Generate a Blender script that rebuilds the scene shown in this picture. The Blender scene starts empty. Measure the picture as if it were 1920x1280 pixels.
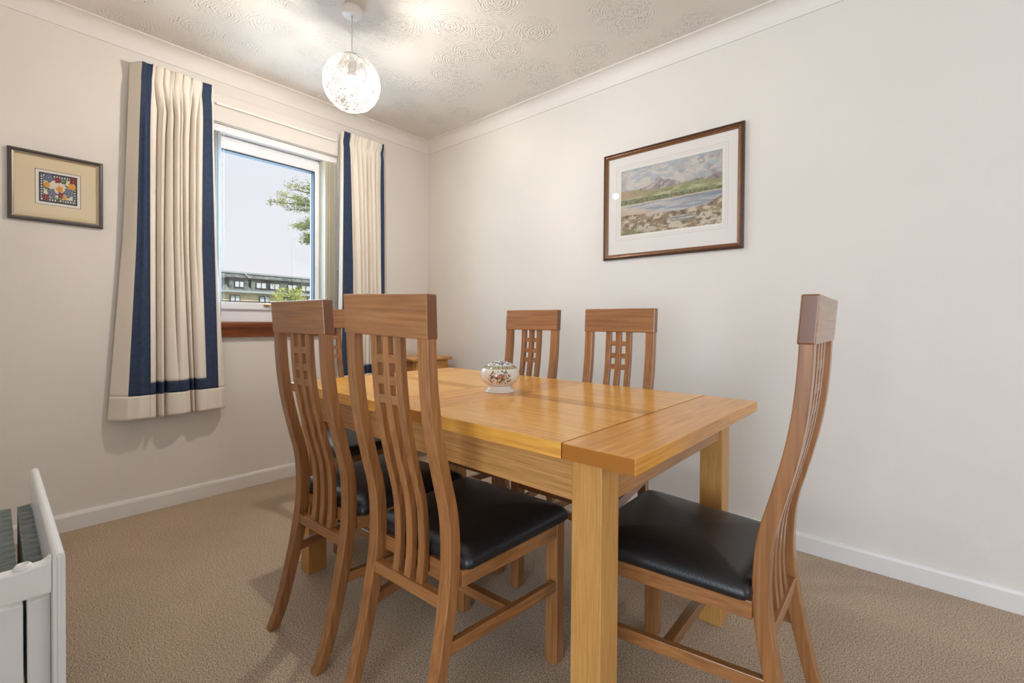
import bpy, math, random
import numpy as np
from mathutils import Matrix, Vector

random.seed(7)
rng = np.random.default_rng(11)
S = bpy.context.scene
COL = S.collection
PI = math.pi

# ------------------------------------------------------------------ camera
cam_d = bpy.data.cameras.new('camera')
cam = bpy.data.objects.new('camera', cam_d)
COL.objects.link(cam)
cam_d.sensor_width = 36.0
cam_d.lens = 36.0 * 854.645 / 1920.0
cam_d.shift_y = -(640.0 - 612.895) / 1920.0
cam_d.clip_start = 0.02
_yaw, _pit, _rol = 0.7191, -0.0121, 0.0073
_F = Vector((-math.sin(_yaw) * math.cos(_pit), math.cos(_yaw) * math.cos(_pit), math.sin(_pit)))
_r = _F.cross(Vector((0, 0, 1))).normalized()
_u = _r.cross(_F)
_r2 = _r * math.cos(_rol) + _u * math.sin(_rol)
_u2 = -_r * math.sin(_rol) + _u * math.cos(_rol)
CAM = Vector((2.944, -2.324, 0.987))
_m = Matrix((_r2, _u2, -_F)).transposed().to_4x4()
_m.translation = CAM
cam.matrix_world = _m
S.camera = cam

# ------------------------------------------------------------------ exposure
vs = S.view_settings
vs.view_transform = 'Standard'
vs.look = 'None'
vs.gamma = 1.0
vs.use_curve_mapping = False
vs.exposure = 0.70
S.cycles.max_bounces = 10
S.cycles.diffuse_bounces = 6
S.cycles.glossy_bounces = 4
S.cycles.transparent_max_bounces = 12
S.cycles.sample_clamp_indirect = 6.0
S.cycles.use_denoising = True
S.cycles.caustics_reflective = False
S.cycles.caustics_refractive = False

# ------------------------------------------------------------------ world: bright hazy sky
W = bpy.data.worlds.new('sky')
S.world = W
W.use_nodes = True
wn = W.node_tree
wn.nodes.clear()
_tc = wn.nodes.new('ShaderNodeTexCoord')
_sep = wn.nodes.new('ShaderNodeSeparateXYZ')
_rmp = wn.nodes.new('ShaderNodeValToRGB')
_nz = wn.nodes.new('ShaderNodeTexNoise')
_mx = wn.nodes.new('ShaderNodeMixRGB')
_bg = wn.nodes.new('ShaderNodeBackground')
_wo = wn.nodes.new('ShaderNodeOutputWorld')
_nz.inputs['Scale'].default_value = 1.6
_nz.inputs['Detail'].default_value = 4
_rmp.color_ramp.elements[0].position = 0.0
_rmp.color_ramp.elements[0].color = (0.86, 0.80, 0.84, 1)
_rmp.color_ramp.elements[1].position = 0.55
_rmp.color_ramp.elements[1].color = (0.66, 0.78, 0.98, 1)
_e = _rmp.color_ramp.elements.new(0.2)
_e.color = (0.82, 0.82, 0.90, 1)
_mx.inputs[2].default_value = (0.88, 0.87, 0.92, 1)
wn.links.new(_tc.outputs['Generated'], _sep.inputs[0])
wn.links.new(_tc.outputs['Generated'], _nz.inputs['Vector'])
wn.links.new(_sep.outputs['Z'], _rmp.inputs[0])
wn.links.new(_nz.outputs[0], _mx.inputs[0])
wn.links.new(_rmp.outputs[0], _mx.inputs[1])
wn.links.new(_mx.outputs[0], _bg.inputs[0])
_bg.inputs[1].default_value = 0.66
wn.links.new(_bg.outputs[0], _wo.inputs[0])


def area(name, loc, rot, sx, sy, power, colr, spread=None):
    l = bpy.data.lights.new(name, 'AREA')
    l.shape = 'RECTANGLE'
    l.size, l.size_y = sx, sy
    l.energy = power
    l.color = colr
    if spread:
        l.spread = spread
    o = bpy.data.objects.new(name, l)
    o.location = loc
    o.rotation_euler = rot
    COL.objects.link(o)
    return o


# patio door and east window lamps are added fill; both openings are invented
area('added_door_fill', (3.6, -5.42, 1.15), (PI / 2, 0, 0), 2.3, 2.0, 70, (0.76, 0.88, 1.0))
area('added_window_fill', (6.02, -1.5, 1.45), (PI / 2, 0, PI / 2), 2.2, 1.3, 19, (0.80, 0.90, 1.0))
area('daylight_window', (-0.30, -1.245, 1.54), (PI / 2, 0, -PI / 2), 0.85, 1.0, 17, (0.52, 0.76, 1.0))
# hazy sun over the roof, on the block and trees outside
_sl = bpy.data.lights.new('sun', 'SUN')
_sl.energy = 2.2
_sl.angle = 0.03
_sl.color = (1.0, 0.95, 0.86)
_so = bpy.data.objects.new('sun', _sl)
_so.rotation_euler = Vector((-.62, -.30, -.72)).to_track_quat('-Z', 'Y').to_euler()
COL.objects.link(_so)
# bulb of the pendant
PEND = (1.016, -1.240)
BULB_Z = 2.075
_pl = bpy.data.lights.new('pendant_bulb_light', 'POINT')
_pl.energy = 27
_pl.color = (1.0, 0.93, 0.85)
_pl.shadow_soft_size = 0.022
_po = bpy.data.objects.new('pendant_bulb_light', _pl)
_po.location = (PEND[0], PEND[1], BULB_Z)
COL.objects.link(_po)


# ------------------------------------------------------------------ materials
def new_mat(name):
    m = bpy.data.materials.new(name)
    m.use_nodes = True
    nt = m.node_tree
    return m, nt, nt.nodes['Principled BSDF']


def plain(name, col, rough=0.6, spec=0.5, metal=0.0, noise=0.0, nscale=30, bump=0.0, bscale=200, sheen=0):
    m, nt, b = new_mat(name)
    b.inputs['Base Color'].default_value = (*col, 1)
    b.inputs['Roughness'].default_value = rough
    b.inputs['Specular IOR Level'].default_value = spec
    b.inputs['Metallic'].default_value = metal
    if sheen:
        b.inputs['Sheen Weight'].default_value = sheen
    tc = nt.nodes.new('ShaderNodeTexCoord')
    if noise > 0:
        n = nt.nodes.new('ShaderNodeTexNoise')
        n.inputs['Scale'].default_value = nscale
        n.inputs['Detail'].default_value = 5
        r = nt.nodes.new('ShaderNodeValToRGB')
        r.color_ramp.elements[0].position = 0.3
        r.color_ramp.elements[1].position = 0.7
        r.color_ramp.elements[0].color = (*[c * (1 - noise) for c in col], 1)
        r.color_ramp.elements[1].color = (*[min(1, c * (1 + noise)) for c in col], 1)
        nt.links.new(tc.outputs['Object'], n.inputs['Vector'])
        nt.links.new(n.outputs[0], r.inputs[0])
        nt.links.new(r.outputs[0], b.inputs['Base Color'])
    if bump > 0:
        n2 = nt.nodes.new('ShaderNodeTexNoise')
        n2.inputs['Scale'].default_value = bscale
        n2.inputs['Detail'].default_value = 3
        bp = nt.nodes.new('ShaderNodeBump')
        bp.inputs['Strength'].default_value = bump
        bp.inputs['Distance'].default_value = 0.002
        nt.links.new(tc.outputs['Object'], n2.inputs['Vector'])
        nt.links.new(n2.outputs[0], bp.inputs['Height'])
        nt.links.new(bp.outputs[0], b.inputs['Normal'])
    return m


def wood(name, c0, c1, axis='X', rough=0.35, fine=1.0, coat=0.0, figure=1.0, spec=0.5):
    """grain stretched along one object axis; tone shifts from piece to piece"""
    m, nt, b = new_mat(name)
    N, L = nt.nodes, nt.links
    tc = N.new('ShaderNodeTexCoord')
    oi = N.new('ShaderNodeObjectInfo')
    mp = N.new('ShaderNodeMapping')
    ad = N.new('ShaderNodeVectorMath')
    ad.operation = 'ADD'
    sc = {'X': (.9, 13, 13), 'Y': (13, .9, 13), 'Z': (13, 13, .9)}[axis]
    mp.inputs['Scale'].default_value = sc
    vm = N.new('ShaderNodeVectorMath')
    vm.operation = 'SCALE'
    vm.inputs['Scale'].default_value = 37.0
    cx = N.new('ShaderNodeCombineXYZ')
    L.new(oi.outputs['Random'], cx.inputs[0])
    L.new(oi.outputs['Random'], cx.inputs[1])
    L.new(cx.outputs[0], vm.inputs[0])
    L.new(tc.outputs['Object'], mp.inputs['Vector'])
    L.new(mp.outputs[0], ad.inputs[0])
    L.new(vm.outputs[0], ad.inputs[1])
    n1 = N.new('ShaderNodeTexNoise')
    n1.inputs['Scale'].default_value = 1.6
    n1.inputs['Detail'].default_value = 3
    n1.inputs['Distortion'].default_value = 0.6
    L.new(ad.outputs[0], n1.inputs['Vector'])
    # rings drawn from the broad noise
    mul = N.new('ShaderNodeMath')
    mul.operation = 'MULTIPLY'
    mul.inputs[1].default_value = 26.0
    sn = N.new('ShaderNodeMath')
    sn.operation = 'SINE'
    L.new(n1.outputs[0], mul.inputs[0])
    L.new(mul.outputs[0], sn.inputs[0])
    n2 = N.new('ShaderNodeTexNoise')
    n2.inputs['Scale'].default_value = 14 * fine
    n2.inputs['Detail'].default_value = 4
    mp2 = N.new('ShaderNodeMapping')
    mp2.inputs['Scale'].default_value = {'X': (.35, 9, 9), 'Y': (9, .35, 9), 'Z': (9, 9, .35)}[axis]
    ad2 = N.new('ShaderNodeVectorMath')
    ad2.operation = 'ADD'
    L.new(tc.outputs['Object'], mp2.inputs['Vector'])
    L.new(mp2.outputs[0], ad2.inputs[0])
    L.new(vm.outputs[0], ad2.inputs[1])
    L.new(ad2.outputs[0], n2.inputs['Vector'])
    a1 = N.new('ShaderNodeMath')
    a1.operation = 'MULTIPLY_ADD'
    a1.inputs[1].default_value = 0.045 * figure
    a1.inputs[2].default_value = 0.0
    L.new(sn.outputs[0], a1.inputs[0])
    a2 = N.new('ShaderNodeMath')
    a2.operation = 'ADD'
    L.new(a1.outputs[0], a2.inputs[0])
    L.new(n2.outputs[0], a2.inputs[1])
    a3 = N.new('ShaderNodeMath')
    a3.operation = 'MULTIPLY_ADD'
    a3.inputs[1].default_value = 0.12
    L.new(oi.outputs['Random'], a3.inputs[0])
    L.new(a2.outputs[0], a3.inputs[2])
    r = N.new('ShaderNodeValToRGB')
    r.color_ramp.elements[0].position = 0.32
    r.color_ramp.elements[1].position = 0.78
    r.color_ramp.elements[0].color = (*c0, 1)
    r.color_ramp.elements[1].color = (*c1, 1)
    L.new(a3.outputs[0], r.inputs[0])
    # cut ends show darker, even end grain
    sx = N.new('ShaderNodeSeparateXYZ')
    ab = N.new('ShaderNodeMath')
    ab.operation = 'ABSOLUTE'
    mrg = N.new('ShaderNodeMapRange')
    mrg.inputs['From Min'].default_value = 0.80
    mrg.inputs['From Max'].default_value = 0.95
    eg = N.new('ShaderNodeMixRGB')
    eg.inputs[2].default_value = (*[k_ * (.55 * p + .45 * q) for p, q, k_ in zip(c0, c1, (.60, .50, .48))], 1)
    L.new(tc.outputs['Normal'], sx.inputs[0])
    L.new(sx.outputs[axis], ab.inputs[0])
    L.new(ab.outputs[0], mrg.inputs['Value'])
    L.new(mrg.outputs[0], eg.inputs[0])
    L.new(r.outputs[0], eg.inputs[1])
    L.new(eg.outputs[0], b.inputs['Base Color'])
    bp = N.new('ShaderNodeBump')
    bp.inputs['Strength'].default_value = 0.12
    bp.inputs['Distance'].default_value = 0.001
    L.new(n2.outputs[0], bp.inputs['Height'])
    L.new(bp.outputs[0], b.inputs['Normal'])
    b.inputs['Roughness'].default_value = rough
    b.inputs['Specular IOR Level'].default_value = spec
    b.inputs['Coat Weight'].default_value = coat
    b.inputs['Coat Roughness'].default_value = 0.16
    return m


CH0, CH1 = (0.205, 0.078, 0.020), (0.39, 0.165, 0.052)
M = {}
M['chair_x'] = wood('beech stained, grain across', CH0, CH1, 'X', 0.40, 1.0, 0.65, 0.7)
M['chair_y'] = wood('beech stained, grain deep', CH0, CH1, 'Y', 0.40, 1.0, 0.65, 0.7)
M['chair_z'] = wood('beech stained, grain upright', CH0, CH1, 'Z', 0.40, 1.0, 0.65, 0.7)
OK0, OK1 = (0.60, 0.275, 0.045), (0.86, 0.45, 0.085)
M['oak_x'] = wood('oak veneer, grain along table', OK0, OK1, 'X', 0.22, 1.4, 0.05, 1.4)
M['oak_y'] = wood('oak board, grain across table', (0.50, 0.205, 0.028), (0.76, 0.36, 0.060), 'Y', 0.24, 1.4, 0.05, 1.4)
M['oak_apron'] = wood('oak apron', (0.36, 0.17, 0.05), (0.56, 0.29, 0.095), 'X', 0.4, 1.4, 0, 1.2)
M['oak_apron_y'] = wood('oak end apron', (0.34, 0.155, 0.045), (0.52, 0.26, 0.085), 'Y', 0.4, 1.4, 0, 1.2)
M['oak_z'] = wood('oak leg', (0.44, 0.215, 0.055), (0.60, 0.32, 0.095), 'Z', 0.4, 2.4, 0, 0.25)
M['pine'] = wood('corner table pine', (0.45, 0.19, 0.04), (0.66, 0.32, 0.09), 'Y', 0.35)
M['mahog'] = wood('red brown sill wood', (0.16, 0.045, 0.018), (0.30, 0.095, 0.04), 'Y', 0.3)
M['lounge'] = plain('unseen wall darkened', (0.30, 0.28, 0.25), 0.9, 0.1)  # unseen added walls, toned dark to keep the chair sides dim
M['leather'] = plain('black leather', (0.012, 0.012, 0.014), 0.36, 0.5, bump=0.25, bscale=260)
M['wall'] = plain('painted wall cream', (0.735, 0.695, 0.645), 0.85, 0.25, noise=0.012, nscale=3, bump=0.25, bscale=420)
M['cornice'] = plain('cornice paint', (0.76, 0.72, 0.675), 0.6, 0.3)
M['skirt'] = plain('skirting gloss paint', (0.76, 0.735, 0.71), 0.35, 0.5)
M['upvc'] = plain('white window plastic', (0.82, 0.83, 0.85), 0.3, 0.5)
M['seal'] = plain('dark glazing seal', (0.05, 0.06, 0.08), 0.6, 0.3)
M['radiator'] = plain('radiator white enamel', (0.84, 0.84, 0.83), 0.32, 0.5, bump=0.06, bscale=60)
M['fin'] = plain('convector steel', (0.46, 0.49, 0.46), 0.5, 0.4, noise=0.12, nscale=25)
M['brass'] = plain('polished brass', (0.78, 0.55, 0.25), 0.25, 0.5, metal=1.0)
M['cream'] = plain('curtain cotton cream', (0.80, 0.73, 0.645), 0.9, 0.15, noise=0.03, nscale=160, bump=0.35, bscale=900, sheen=.15)
M['hem'] = plain('curtain hem cotton', (0.79, 0.715, 0.62), 0.9, 0.15, noise=0.03, nscale=160, bump=0.35, bscale=900)
M['navy'] = plain('navy blue band cotton', (0.036, 0.054, 0.100), 0.85, 0.2, noise=0.15, nscale=60, bump=0.4, bscale=300)
M['slat'] = plain('blind slat cream fabric', (0.86, 0.83, 0.74), 0.8, 0.2)
M['slat2'] = plain('blind slat white fabric', (0.88, 0.88, 0.87), 0.8, 0.2)
M['white_pl'] = plain('white plastic', (0.83, 0.80, 0.77), 0.4, 0.5)
M['dark'] = plain('dark slot', (0.10, 0.085, 0.075), 0.8, 0.2)
M['china'] = plain('white china', (0.84, 0.82, 0.78), 0.12, 0.6)
M['mat_white'] = plain('picture mount white', (0.83, 0.79, 0.75), 0.9, 0.1)
M['mat_line'] = plain('picture mount line', (0.56, 0.53, 0.46), 0.9, 0.1)
M['mat_bevel'] = plain('picture mount bevel', (0.86, 0.83, 0.75), 0.9, 0.1)
M['mat_cream'] = plain('needlework mount cream', (0.78, 0.655, 0.44), 0.9, 0.1)
M['fr_dark'] = plain('picture frame dark brown', (0.075, 0.032, 0.016), 0.35, 0.5, noise=0.35, nscale=160)
M['fr_copper'] = plain('picture frame bronze', (0.20, 0.085, 0.036), 0.3, 0.6, metal=0.3)
M['fr_char'] = plain('picture frame charcoal', (0.062, 0.052, 0.048), 0.3, 0.6, noise=0.1, nscale=90)
M['fr_silver'] = plain('picture frame pewter', (0.36, 0.33, 0.28), 0.3, 0.6, metal=0.6)
M['fr_gold'] = plain('picture frame gilt line', (0.66, 0.52, 0.33), 0.3, 0.6, metal=0.6)
M['roof'] = plain('slate roof', (0.17, 0.185, 0.17), 0.8, 0.3, noise=0.6, nscale=3.5)
M['lead'] = plain('roof lead edge', (0.42, 0.45, 0.48), 0.6, 0.4)
M['facade'] = plain('buff brick facade', (0.72, 0.58, 0.40), 0.9, 0.2, noise=0.15, nscale=3)
M['win_dark'] = plain('dark window frame', (0.03, 0.025, 0.025), 0.5, 0.4)
M['win_pane'] = plain('window painted sky reflection', (0.62, 0.66, 0.72), 0.15, 0.8)  # pale base colour paints in the sky's reflection
M['grass'] = plain('lawn', (0.10, 0.19, 0.05), 0.95, 0.1, noise=0.3, nscale=1)
M['bark'] = plain('tree bark', (0.13, 0.10, 0.085), 0.9, 0.1, noise=0.4, nscale=12)


def leaf_mat(name, a, bb):
    m, nt, b = new_mat(name)
    n = nt.nodes.new('ShaderNodeTexNoise')
    n.inputs['Scale'].default_value = 2.2
    n.inputs['Detail'].default_value = 6
    tc = nt.nodes.new('ShaderNodeTexCoord')
    r = nt.nodes.new('ShaderNodeValToRGB')
    r.color_ramp.elements[0].position = .35
    r.color_ramp.elements[1].position = .65
    r.color_ramp.elements[0].color = (*a, 1)
    r.color_ramp.elements[1].color = (*bb, 1)
    nt.links.new(tc.outputs['Object'], n.inputs['Vector'])
    nt.links.new(n.outputs[0], r.inputs[0])
    nt.links.new(r.outputs[0], b.inputs['Base Color'])
    b.inputs['Roughness'].default_value = 0.7
    tr = nt.nodes.new('ShaderNodeBsdfTranslucent')
    nt.links.new(r.outputs[0], tr.inputs['Color'])
    mix = nt.nodes.new('ShaderNodeMixShader')
    mix.inputs[0].default_value = 0.4
    out = nt.nodes['Material Output']
    nt.links.new(b.outputs[0], mix.inputs[1])
    nt.links.new(tr.outputs[0], mix.inputs[2])
    nt.links.new(mix.outputs[0], out.inputs['Surface'])
    return m


for _k in ('slat', 'slat2'):      # thin fabric: daylight shows through
    _m = M[_k]
    _nt = _m.node_tree
    _tr = _nt.nodes.new('ShaderNodeBsdfTranslucent')
    _tr.inputs[0].default_value = _nt.nodes['Principled BSDF'].inputs['Base Color'].default_value
    _mx3 = _nt.nodes.new('ShaderNodeMixShader')
    _mx3.inputs[0].default_value = 0.5
    _nt.links.new(_nt.nodes['Principled BSDF'].outputs[0], _mx3.inputs[1])
    _nt.links.new(_tr.outputs[0], _mx3.inputs[2])
    _nt.links.new(_mx3.outputs[0], _nt.nodes['Material Output'].inputs['Surface'])
M['leaf_a'] = leaf_mat('young birch leaves', (0.36, 0.46, 0.08), (0.80, 0.80, 0.26))
M['leaf_b'] = leaf_mat('pine foliage', (0.22, 0.32, 0.08), (0.66, 0.66, 0.30))


def glass_mat(name, tint=(1, 1, 1), refl=1.0):
    m = bpy.data.materials.new(name)
    m.use_nodes = True
    nt = m.node_tree
    nt.nodes.clear()
    out = nt.nodes.new('ShaderNodeOutputMaterial')
    t = nt.nodes.new('ShaderNodeBsdfTransparent')
    t.inputs[0].default_value = (*tint, 1)
    g = nt.nodes.new('ShaderNodeBsdfGlossy')
    g.inputs['Roughness'].default_value = 0.0
    fr = nt.nodes.new('ShaderNodeFresnel')
    ge = nt.nodes.new('ShaderNodeNewGeometry')
    mr = nt.nodes.new('ShaderNodeMapRange')      # same reflectance from either side of the sheet
    mr.inputs['To Min'].default_value = 1.5
    mr.inputs['To Max'].default_value = 1 / 1.5
    nt.links.new(ge.outputs['Backfacing'], mr.inputs['Value'])
    nt.links.new(mr.outputs[0], fr.inputs['IOR'])
    mu = nt.nodes.new('ShaderNodeMath')
    mu.operation = 'MULTIPLY'
    mu.inputs[1].default_value = refl
    mx = nt.nodes.new('ShaderNodeMixShader')
    nt.links.new(fr.outputs[0], mu.inputs[0])
    nt.links.new(mu.outputs[0], mx.inputs[0])
    nt.links.new(t.outputs[0], mx.inputs[1])
    nt.links.new(g.outputs[0], mx.inputs[2])
    nt.links.new(mx.outputs[0], out.inputs['Surface'])
    return m


M['glass'] = glass_mat('clear glass', (0.97, 0.98, 0.98))
M['pic_glass'] = glass_mat('picture glass', (1, 1, 1), 1.0)


def emis(name, col, s):
    m = bpy.data.materials.new(name)
    m.use_nodes = True
    nt = m.node_tree
    nt.nodes.clear()
    out = nt.nodes.new('ShaderNodeOutputMaterial')
    e = nt.nodes.new('ShaderNodeEmission')
    e.inputs[0].default_value = (*col, 1)
    e.inputs[1].default_value = s
    nt.links.new(e.outputs[0], out.inputs['Surface'])
    return m


M['bulb'] = emis('lit bulb', (1.0, 0.93, 0.82), 14.0)
_nt = M['bulb'].node_tree      # clear glass round the glowing source: the light inside passes through
_t = _nt.nodes.new('ShaderNodeBsdfTransparent')
_a = _nt.nodes.new('ShaderNodeAddShader')
_nt.links.new(_nt.nodes['Emission'].outputs[0], _a.inputs[0])
_nt.links.new(_t.outputs[0], _a.inputs[1])
_nt.links.new(_a.outputs[0], _nt.nodes['Material Output'].inputs['Surface'])

# woven thread of the shade: white string that lets light through
_m, _nt, _b = new_mat('white string')
_b.inputs['Base Color'].default_value = (0.66, 0.65, 0.62, 1)
_b.inputs['Roughness'].default_value = 0.7
_tr = _nt.nodes.new('ShaderNodeBsdfTranslucent')
_tr.inputs[0].default_value = (0.60, 0.59, 0.55, 1)
_mx2 = _nt.nodes.new('ShaderNodeMixShader')
_mx2.inputs[0].default_value = 0.5
_nt.links.new(_b.outputs[0], _mx2.inputs[1])
_nt.links.new(_tr.outputs[0], _mx2.inputs[2])
_nt.links.new(_mx2.outputs[0], _nt.nodes['Material Output'].inputs['Surface'])
M['string'] = _m


def paint_mat(name, rough=0.8, spec=0.3):
    m, nt, b = new_mat(name)
    at = nt.nodes.new('ShaderNodeAttribute')
    at.attribute_name = 'paint'
    nt.links.new(at.outputs['Color'], b.inputs['Base Color'])
    b.inputs['Roughness'].default_value = rough
    b.inputs['Specular IOR Level'].default_value = spec
    return m


M['paint'] = paint_mat('watercolour on paper')
M['paint2'] = paint_mat('needlework stitches')
M['paint_china'] = paint_mat('decorated china', 0.12, 0.6)


# carpet
def carpet():
    m, nt, b = new_mat('short pile carpet')
    N, L = nt.nodes, nt.links
    tc = N.new('ShaderNodeTexCoord')
    n = N.new('ShaderNodeTexNoise')
    n.inputs['Scale'].default_value = 270
    n.inputs['Detail'].default_value = 5
    n3 = N.new('ShaderNodeTexNoise')
    n3.inputs['Scale'].default_value = 2.2
    n3.inputs['Detail'].default_value = 3
    r = N.new('ShaderNodeValToRGB')
    r.color_ramp.elements[0].position = .38
    r.color_ramp.elements[1].position = .62
    r.color_ramp.elements[0].color = (0.20, 0.142, 0.092, 1)
    r.color_ramp.elements[1].color = (0.72, 0.535, 0.37, 1)
    mx = N.new('ShaderNodeMixRGB')
    mx.blend_type = 'MULTIPLY'
    mx.inputs[0].default_value = 1
    r2 = N.new('ShaderNodeValToRGB')
    r2.color_ramp.elements[0].color = (0.90, 0.90, 0.90, 1)
    r2.color_ramp.elements[1].color = (1, 1, 1, 1)
    r2.color_ramp.elements[0].position = .4
    r2.color_ramp.elements[1].position = .6
    for k in (n, n3):
        L.new(tc.outputs['Object'], k.inputs['Vector'])
    L.new(n.outputs[0], r.inputs[0])
    L.new(n3.outputs[0], r2.inputs[0])
    L.new(r.outputs[0], mx.inputs[1])
    L.new(r2.outputs[0], mx.inputs[2])
    L.new(mx.outputs[0], b.inputs['Base Color'])
    b.inputs['Roughness'].default_value = 0.95
    b.inputs['Specular IOR Level'].default_value = 0.1
    b.inputs['Sheen Weight'].default_value = 0.25
    bp = N.new('ShaderNodeBump')
    bp.inputs['Strength'].default_value = 0.9
    bp.inputs['Distance'].default_value = 0.004
    L.new(n.outputs[0], bp.inputs['Height'])
    L.new(bp.outputs[0], b.inputs['Normal'])
    return m


M['carpet'] = carpet()


# textured plaster: overlapping stippled swirls
def artex():
    m, nt, b = new_mat('swirl textured ceiling')
    N, L = nt.nodes, nt.links
    b.inputs['Base Color'].default_value = (0.735, 0.695, 0.645, 1)
    b.inputs['Roughness'].default_value = 0.8
    b.inputs['Specular IOR Level'].default_value = 0.25
    tc = N.new('ShaderNodeTexCoord')
    wob = N.new('ShaderNodeTexNoise')
    wob.inputs['Scale'].default_value = 22
    wob.inputs['Detail'].default_value = 3
    sub = N.new('ShaderNodeVectorMath')
    sub.operation = 'MULTIPLY_ADD'
    sub.inputs[1].default_value = (0.035, 0.035, 0.0)
    L.new(tc.outputs['Object'], wob.inputs['Vector'])
    L.new(wob.outputs['Color'], sub.inputs[0])
    L.new(tc.outputs['Object'], sub.inputs[2])
    vo = N.new('ShaderNodeTexVoronoi')
    vo.voronoi_dimensions = '2D'
    vo.inputs['Scale'].default_value = 4.6
    L.new(sub.outputs[0], vo.inputs['Vector'])
    mul = N.new('ShaderNodeMath')
    mul.operation = 'MULTIPLY'
    mul.inputs[1].default_value = 95
    L.new(vo.outputs['Distance'], mul.inputs[0])
    sn = N.new('ShaderNodeMath')
    sn.operation = 'SINE'
    L.new(mul.outputs[0], sn.inputs[0])
    n2 = N.new('ShaderNodeTexNoise')
    n2.inputs['Scale'].default_value = 55
    n2.inputs['Detail'].default_value = 3
    L.new(tc.outputs['Object'], n2.inputs['Vector'])
    n2r = N.new('ShaderNodeMapRange')
    n2r.inputs['From Min'].default_value = 0.42
    n2r.inputs['From Max'].default_value = 0.68
    L.new(n2.outputs[0], n2r.inputs['Value'])
    pr = N.new('ShaderNodeMath')
    pr.operation = 'MULTIPLY'
    L.new(sn.outputs[0], pr.inputs[0])
    L.new(n2r.outputs[0], pr.inputs[1])
    # smooth between swirls
    msk = N.new('ShaderNodeMapRange')
    msk.inputs['From Min'].default_value = 0.62
    msk.inputs['From Max'].default_value = 0.34
    L.new(vo.outputs['Distance'], msk.inputs['Value'])
    pr2 = N.new('ShaderNodeMath')
    pr2.operation = 'MULTIPLY'
    L.new(pr.outputs[0], pr2.inputs[0])
    L.new(msk.outputs[0], pr2.inputs[1])
    bp = N.new('ShaderNodeBump')
    bp.inputs['Strength'].default_value = 0.8
    bp.inputs['Distance'].default_value = 0.0035
    L.new(pr2.outputs[0], bp.inputs['Height'])
    L.new(bp.outputs[0], b.inputs['Normal'])
    return m


M['artex'] = artex()


# ------------------------------------------------------------------ mesh helpers
class MB:
    def __init__(s):
        s.v, s.f, s.mi = [], [], []

    def add(s, vs_, fs, mi=0):
        k = len(s.v)
        s.v += [tuple(map(float, p)) for p in vs_]
        s.f += [tuple(i + k for i in f) for f in fs]
        s.mi += [mi] * len(fs)
        return s

    def box(s, x0, x1, y0, y1, z0, z1, mi=0):
        v = [(x0, y0, z0), (x1, y0, z0), (x1, y1, z0), (x0, y1, z0), (x0, y0, z1), (x1, y0, z1), (x1, y1, z1), (x0, y1, z1)]
        return s.add(v, [(0, 3, 2, 1), (4, 5, 6, 7), (0, 1, 5, 4), (1, 2, 6, 5), (2, 3, 7, 6), (3, 0, 4, 7)], mi)

    def hexa(s, v, mi=0):
        """8 corners, bottom ring then top ring"""
        return s.add(v, [(0, 3, 2, 1), (4, 5, 6, 7), (0, 1, 5, 4), (1, 2, 6, 5), (2, 3, 7, 6), (3, 0, 4, 7)], mi)

    def loft(s, rings, closed=True, caps=True, mi=0):
        n = len(rings[0])
        v = [p for r in rings for p in r]
        f = []
        for i in range(len(rings) - 1):
            for j in range(n if closed else n - 1):
                a, b = i * n + j, i * n + (j + 1) % n
                f.append((a, b, b + n, a + n))
        if caps and closed:
            f.append(tuple(range(n))[::-1])
            f.append(tuple((len(rings) - 1) * n + j for j in range(n)))
        return s.add(v, f, mi)

    def lathe(s, cx, cy, prof, n=48, mi=0):
        rings = [[(cx + r * math.cos(2 * PI * j / n), cy + r * math.sin(2 * PI * j / n), z) for j in range(n)] for r, z in prof]
        return s.loft(rings, True, True, mi)

    def tube(s, pts, r, n=8, closed=False, mi=0, r1=None):
        pts = [Vector(p) for p in pts]
        rings = []
        m_ = len(pts)
        up = Vector((0, 0, 1))
        for i, p in enumerate(pts):
            if closed:
                t = pts[(i + 1) % m_] - pts[i - 1]
            else:
                t = pts[min(i + 1, m_ - 1)] - pts[max(i - 1, 0)]
            t.normalize()
            a = t.cross(up)
            if a.length < 1e-3:
                a = t.cross(Vector((1, 0, 0)))
            a.normalize()
            b = t.cross(a)
            rr = r if r1 is None else r + (r1 - r) * i / (m_ - 1)
            rings.append([p + (a * math.cos(2 * PI * j / n) + b * math.sin(2 * PI * j / n)) * rr for j in range(n)])
        if closed:
            rings.append(rings[0])
        return s.loft(rings, True, not closed, mi)

    def sphere(s, c, r, n=16, m_=10, mi=0, sc=(1, 1, 1)):
        prof = [(max(1e-4, math.sin(PI * i / m_)) * r, -math.cos(PI * i / m_) * r) for i in range(m_ + 1)]
        rings = [[(c[0] + q * math.cos(2 * PI * j / n) * sc[0], c[1] + q * math.sin(2 * PI * j / n) * sc[1], c[2] + z * sc[2]) for j in range(n)] for q, z in prof]
        return s.loft(rings, True, True, mi)

    def build(s, name, mats, parent=None, bevel=0.0, smooth=False, seg=2, **props):
        me = bpy.data.meshes.new(name)
        me.from_pydata(s.v, [], s.f)
        if not isinstance(mats, (list, tuple)):
            mats = [mats]
        for m in mats:
            me.materials.append(m)
        me.polygons.foreach_set('material_index', s.mi)
        if smooth:
            me.polygons.foreach_set('use_smooth', [True] * len(me.polygons))
        me.update()
        o = bpy.data.objects.new(name, me)
        COL.objects.link(o)
        if parent is not None:
            o.parent = parent
        if bevel > 0:
            b = o.modifiers.new('bevel', 'BEVEL')
            b.width = bevel
            b.segments = seg
            b.limit_method = 'ANGLE'
            b.angle_limit = 0.6
            b.harden_normals = False
        for k, v in props.items():
            o[k] = v
        return o


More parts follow.
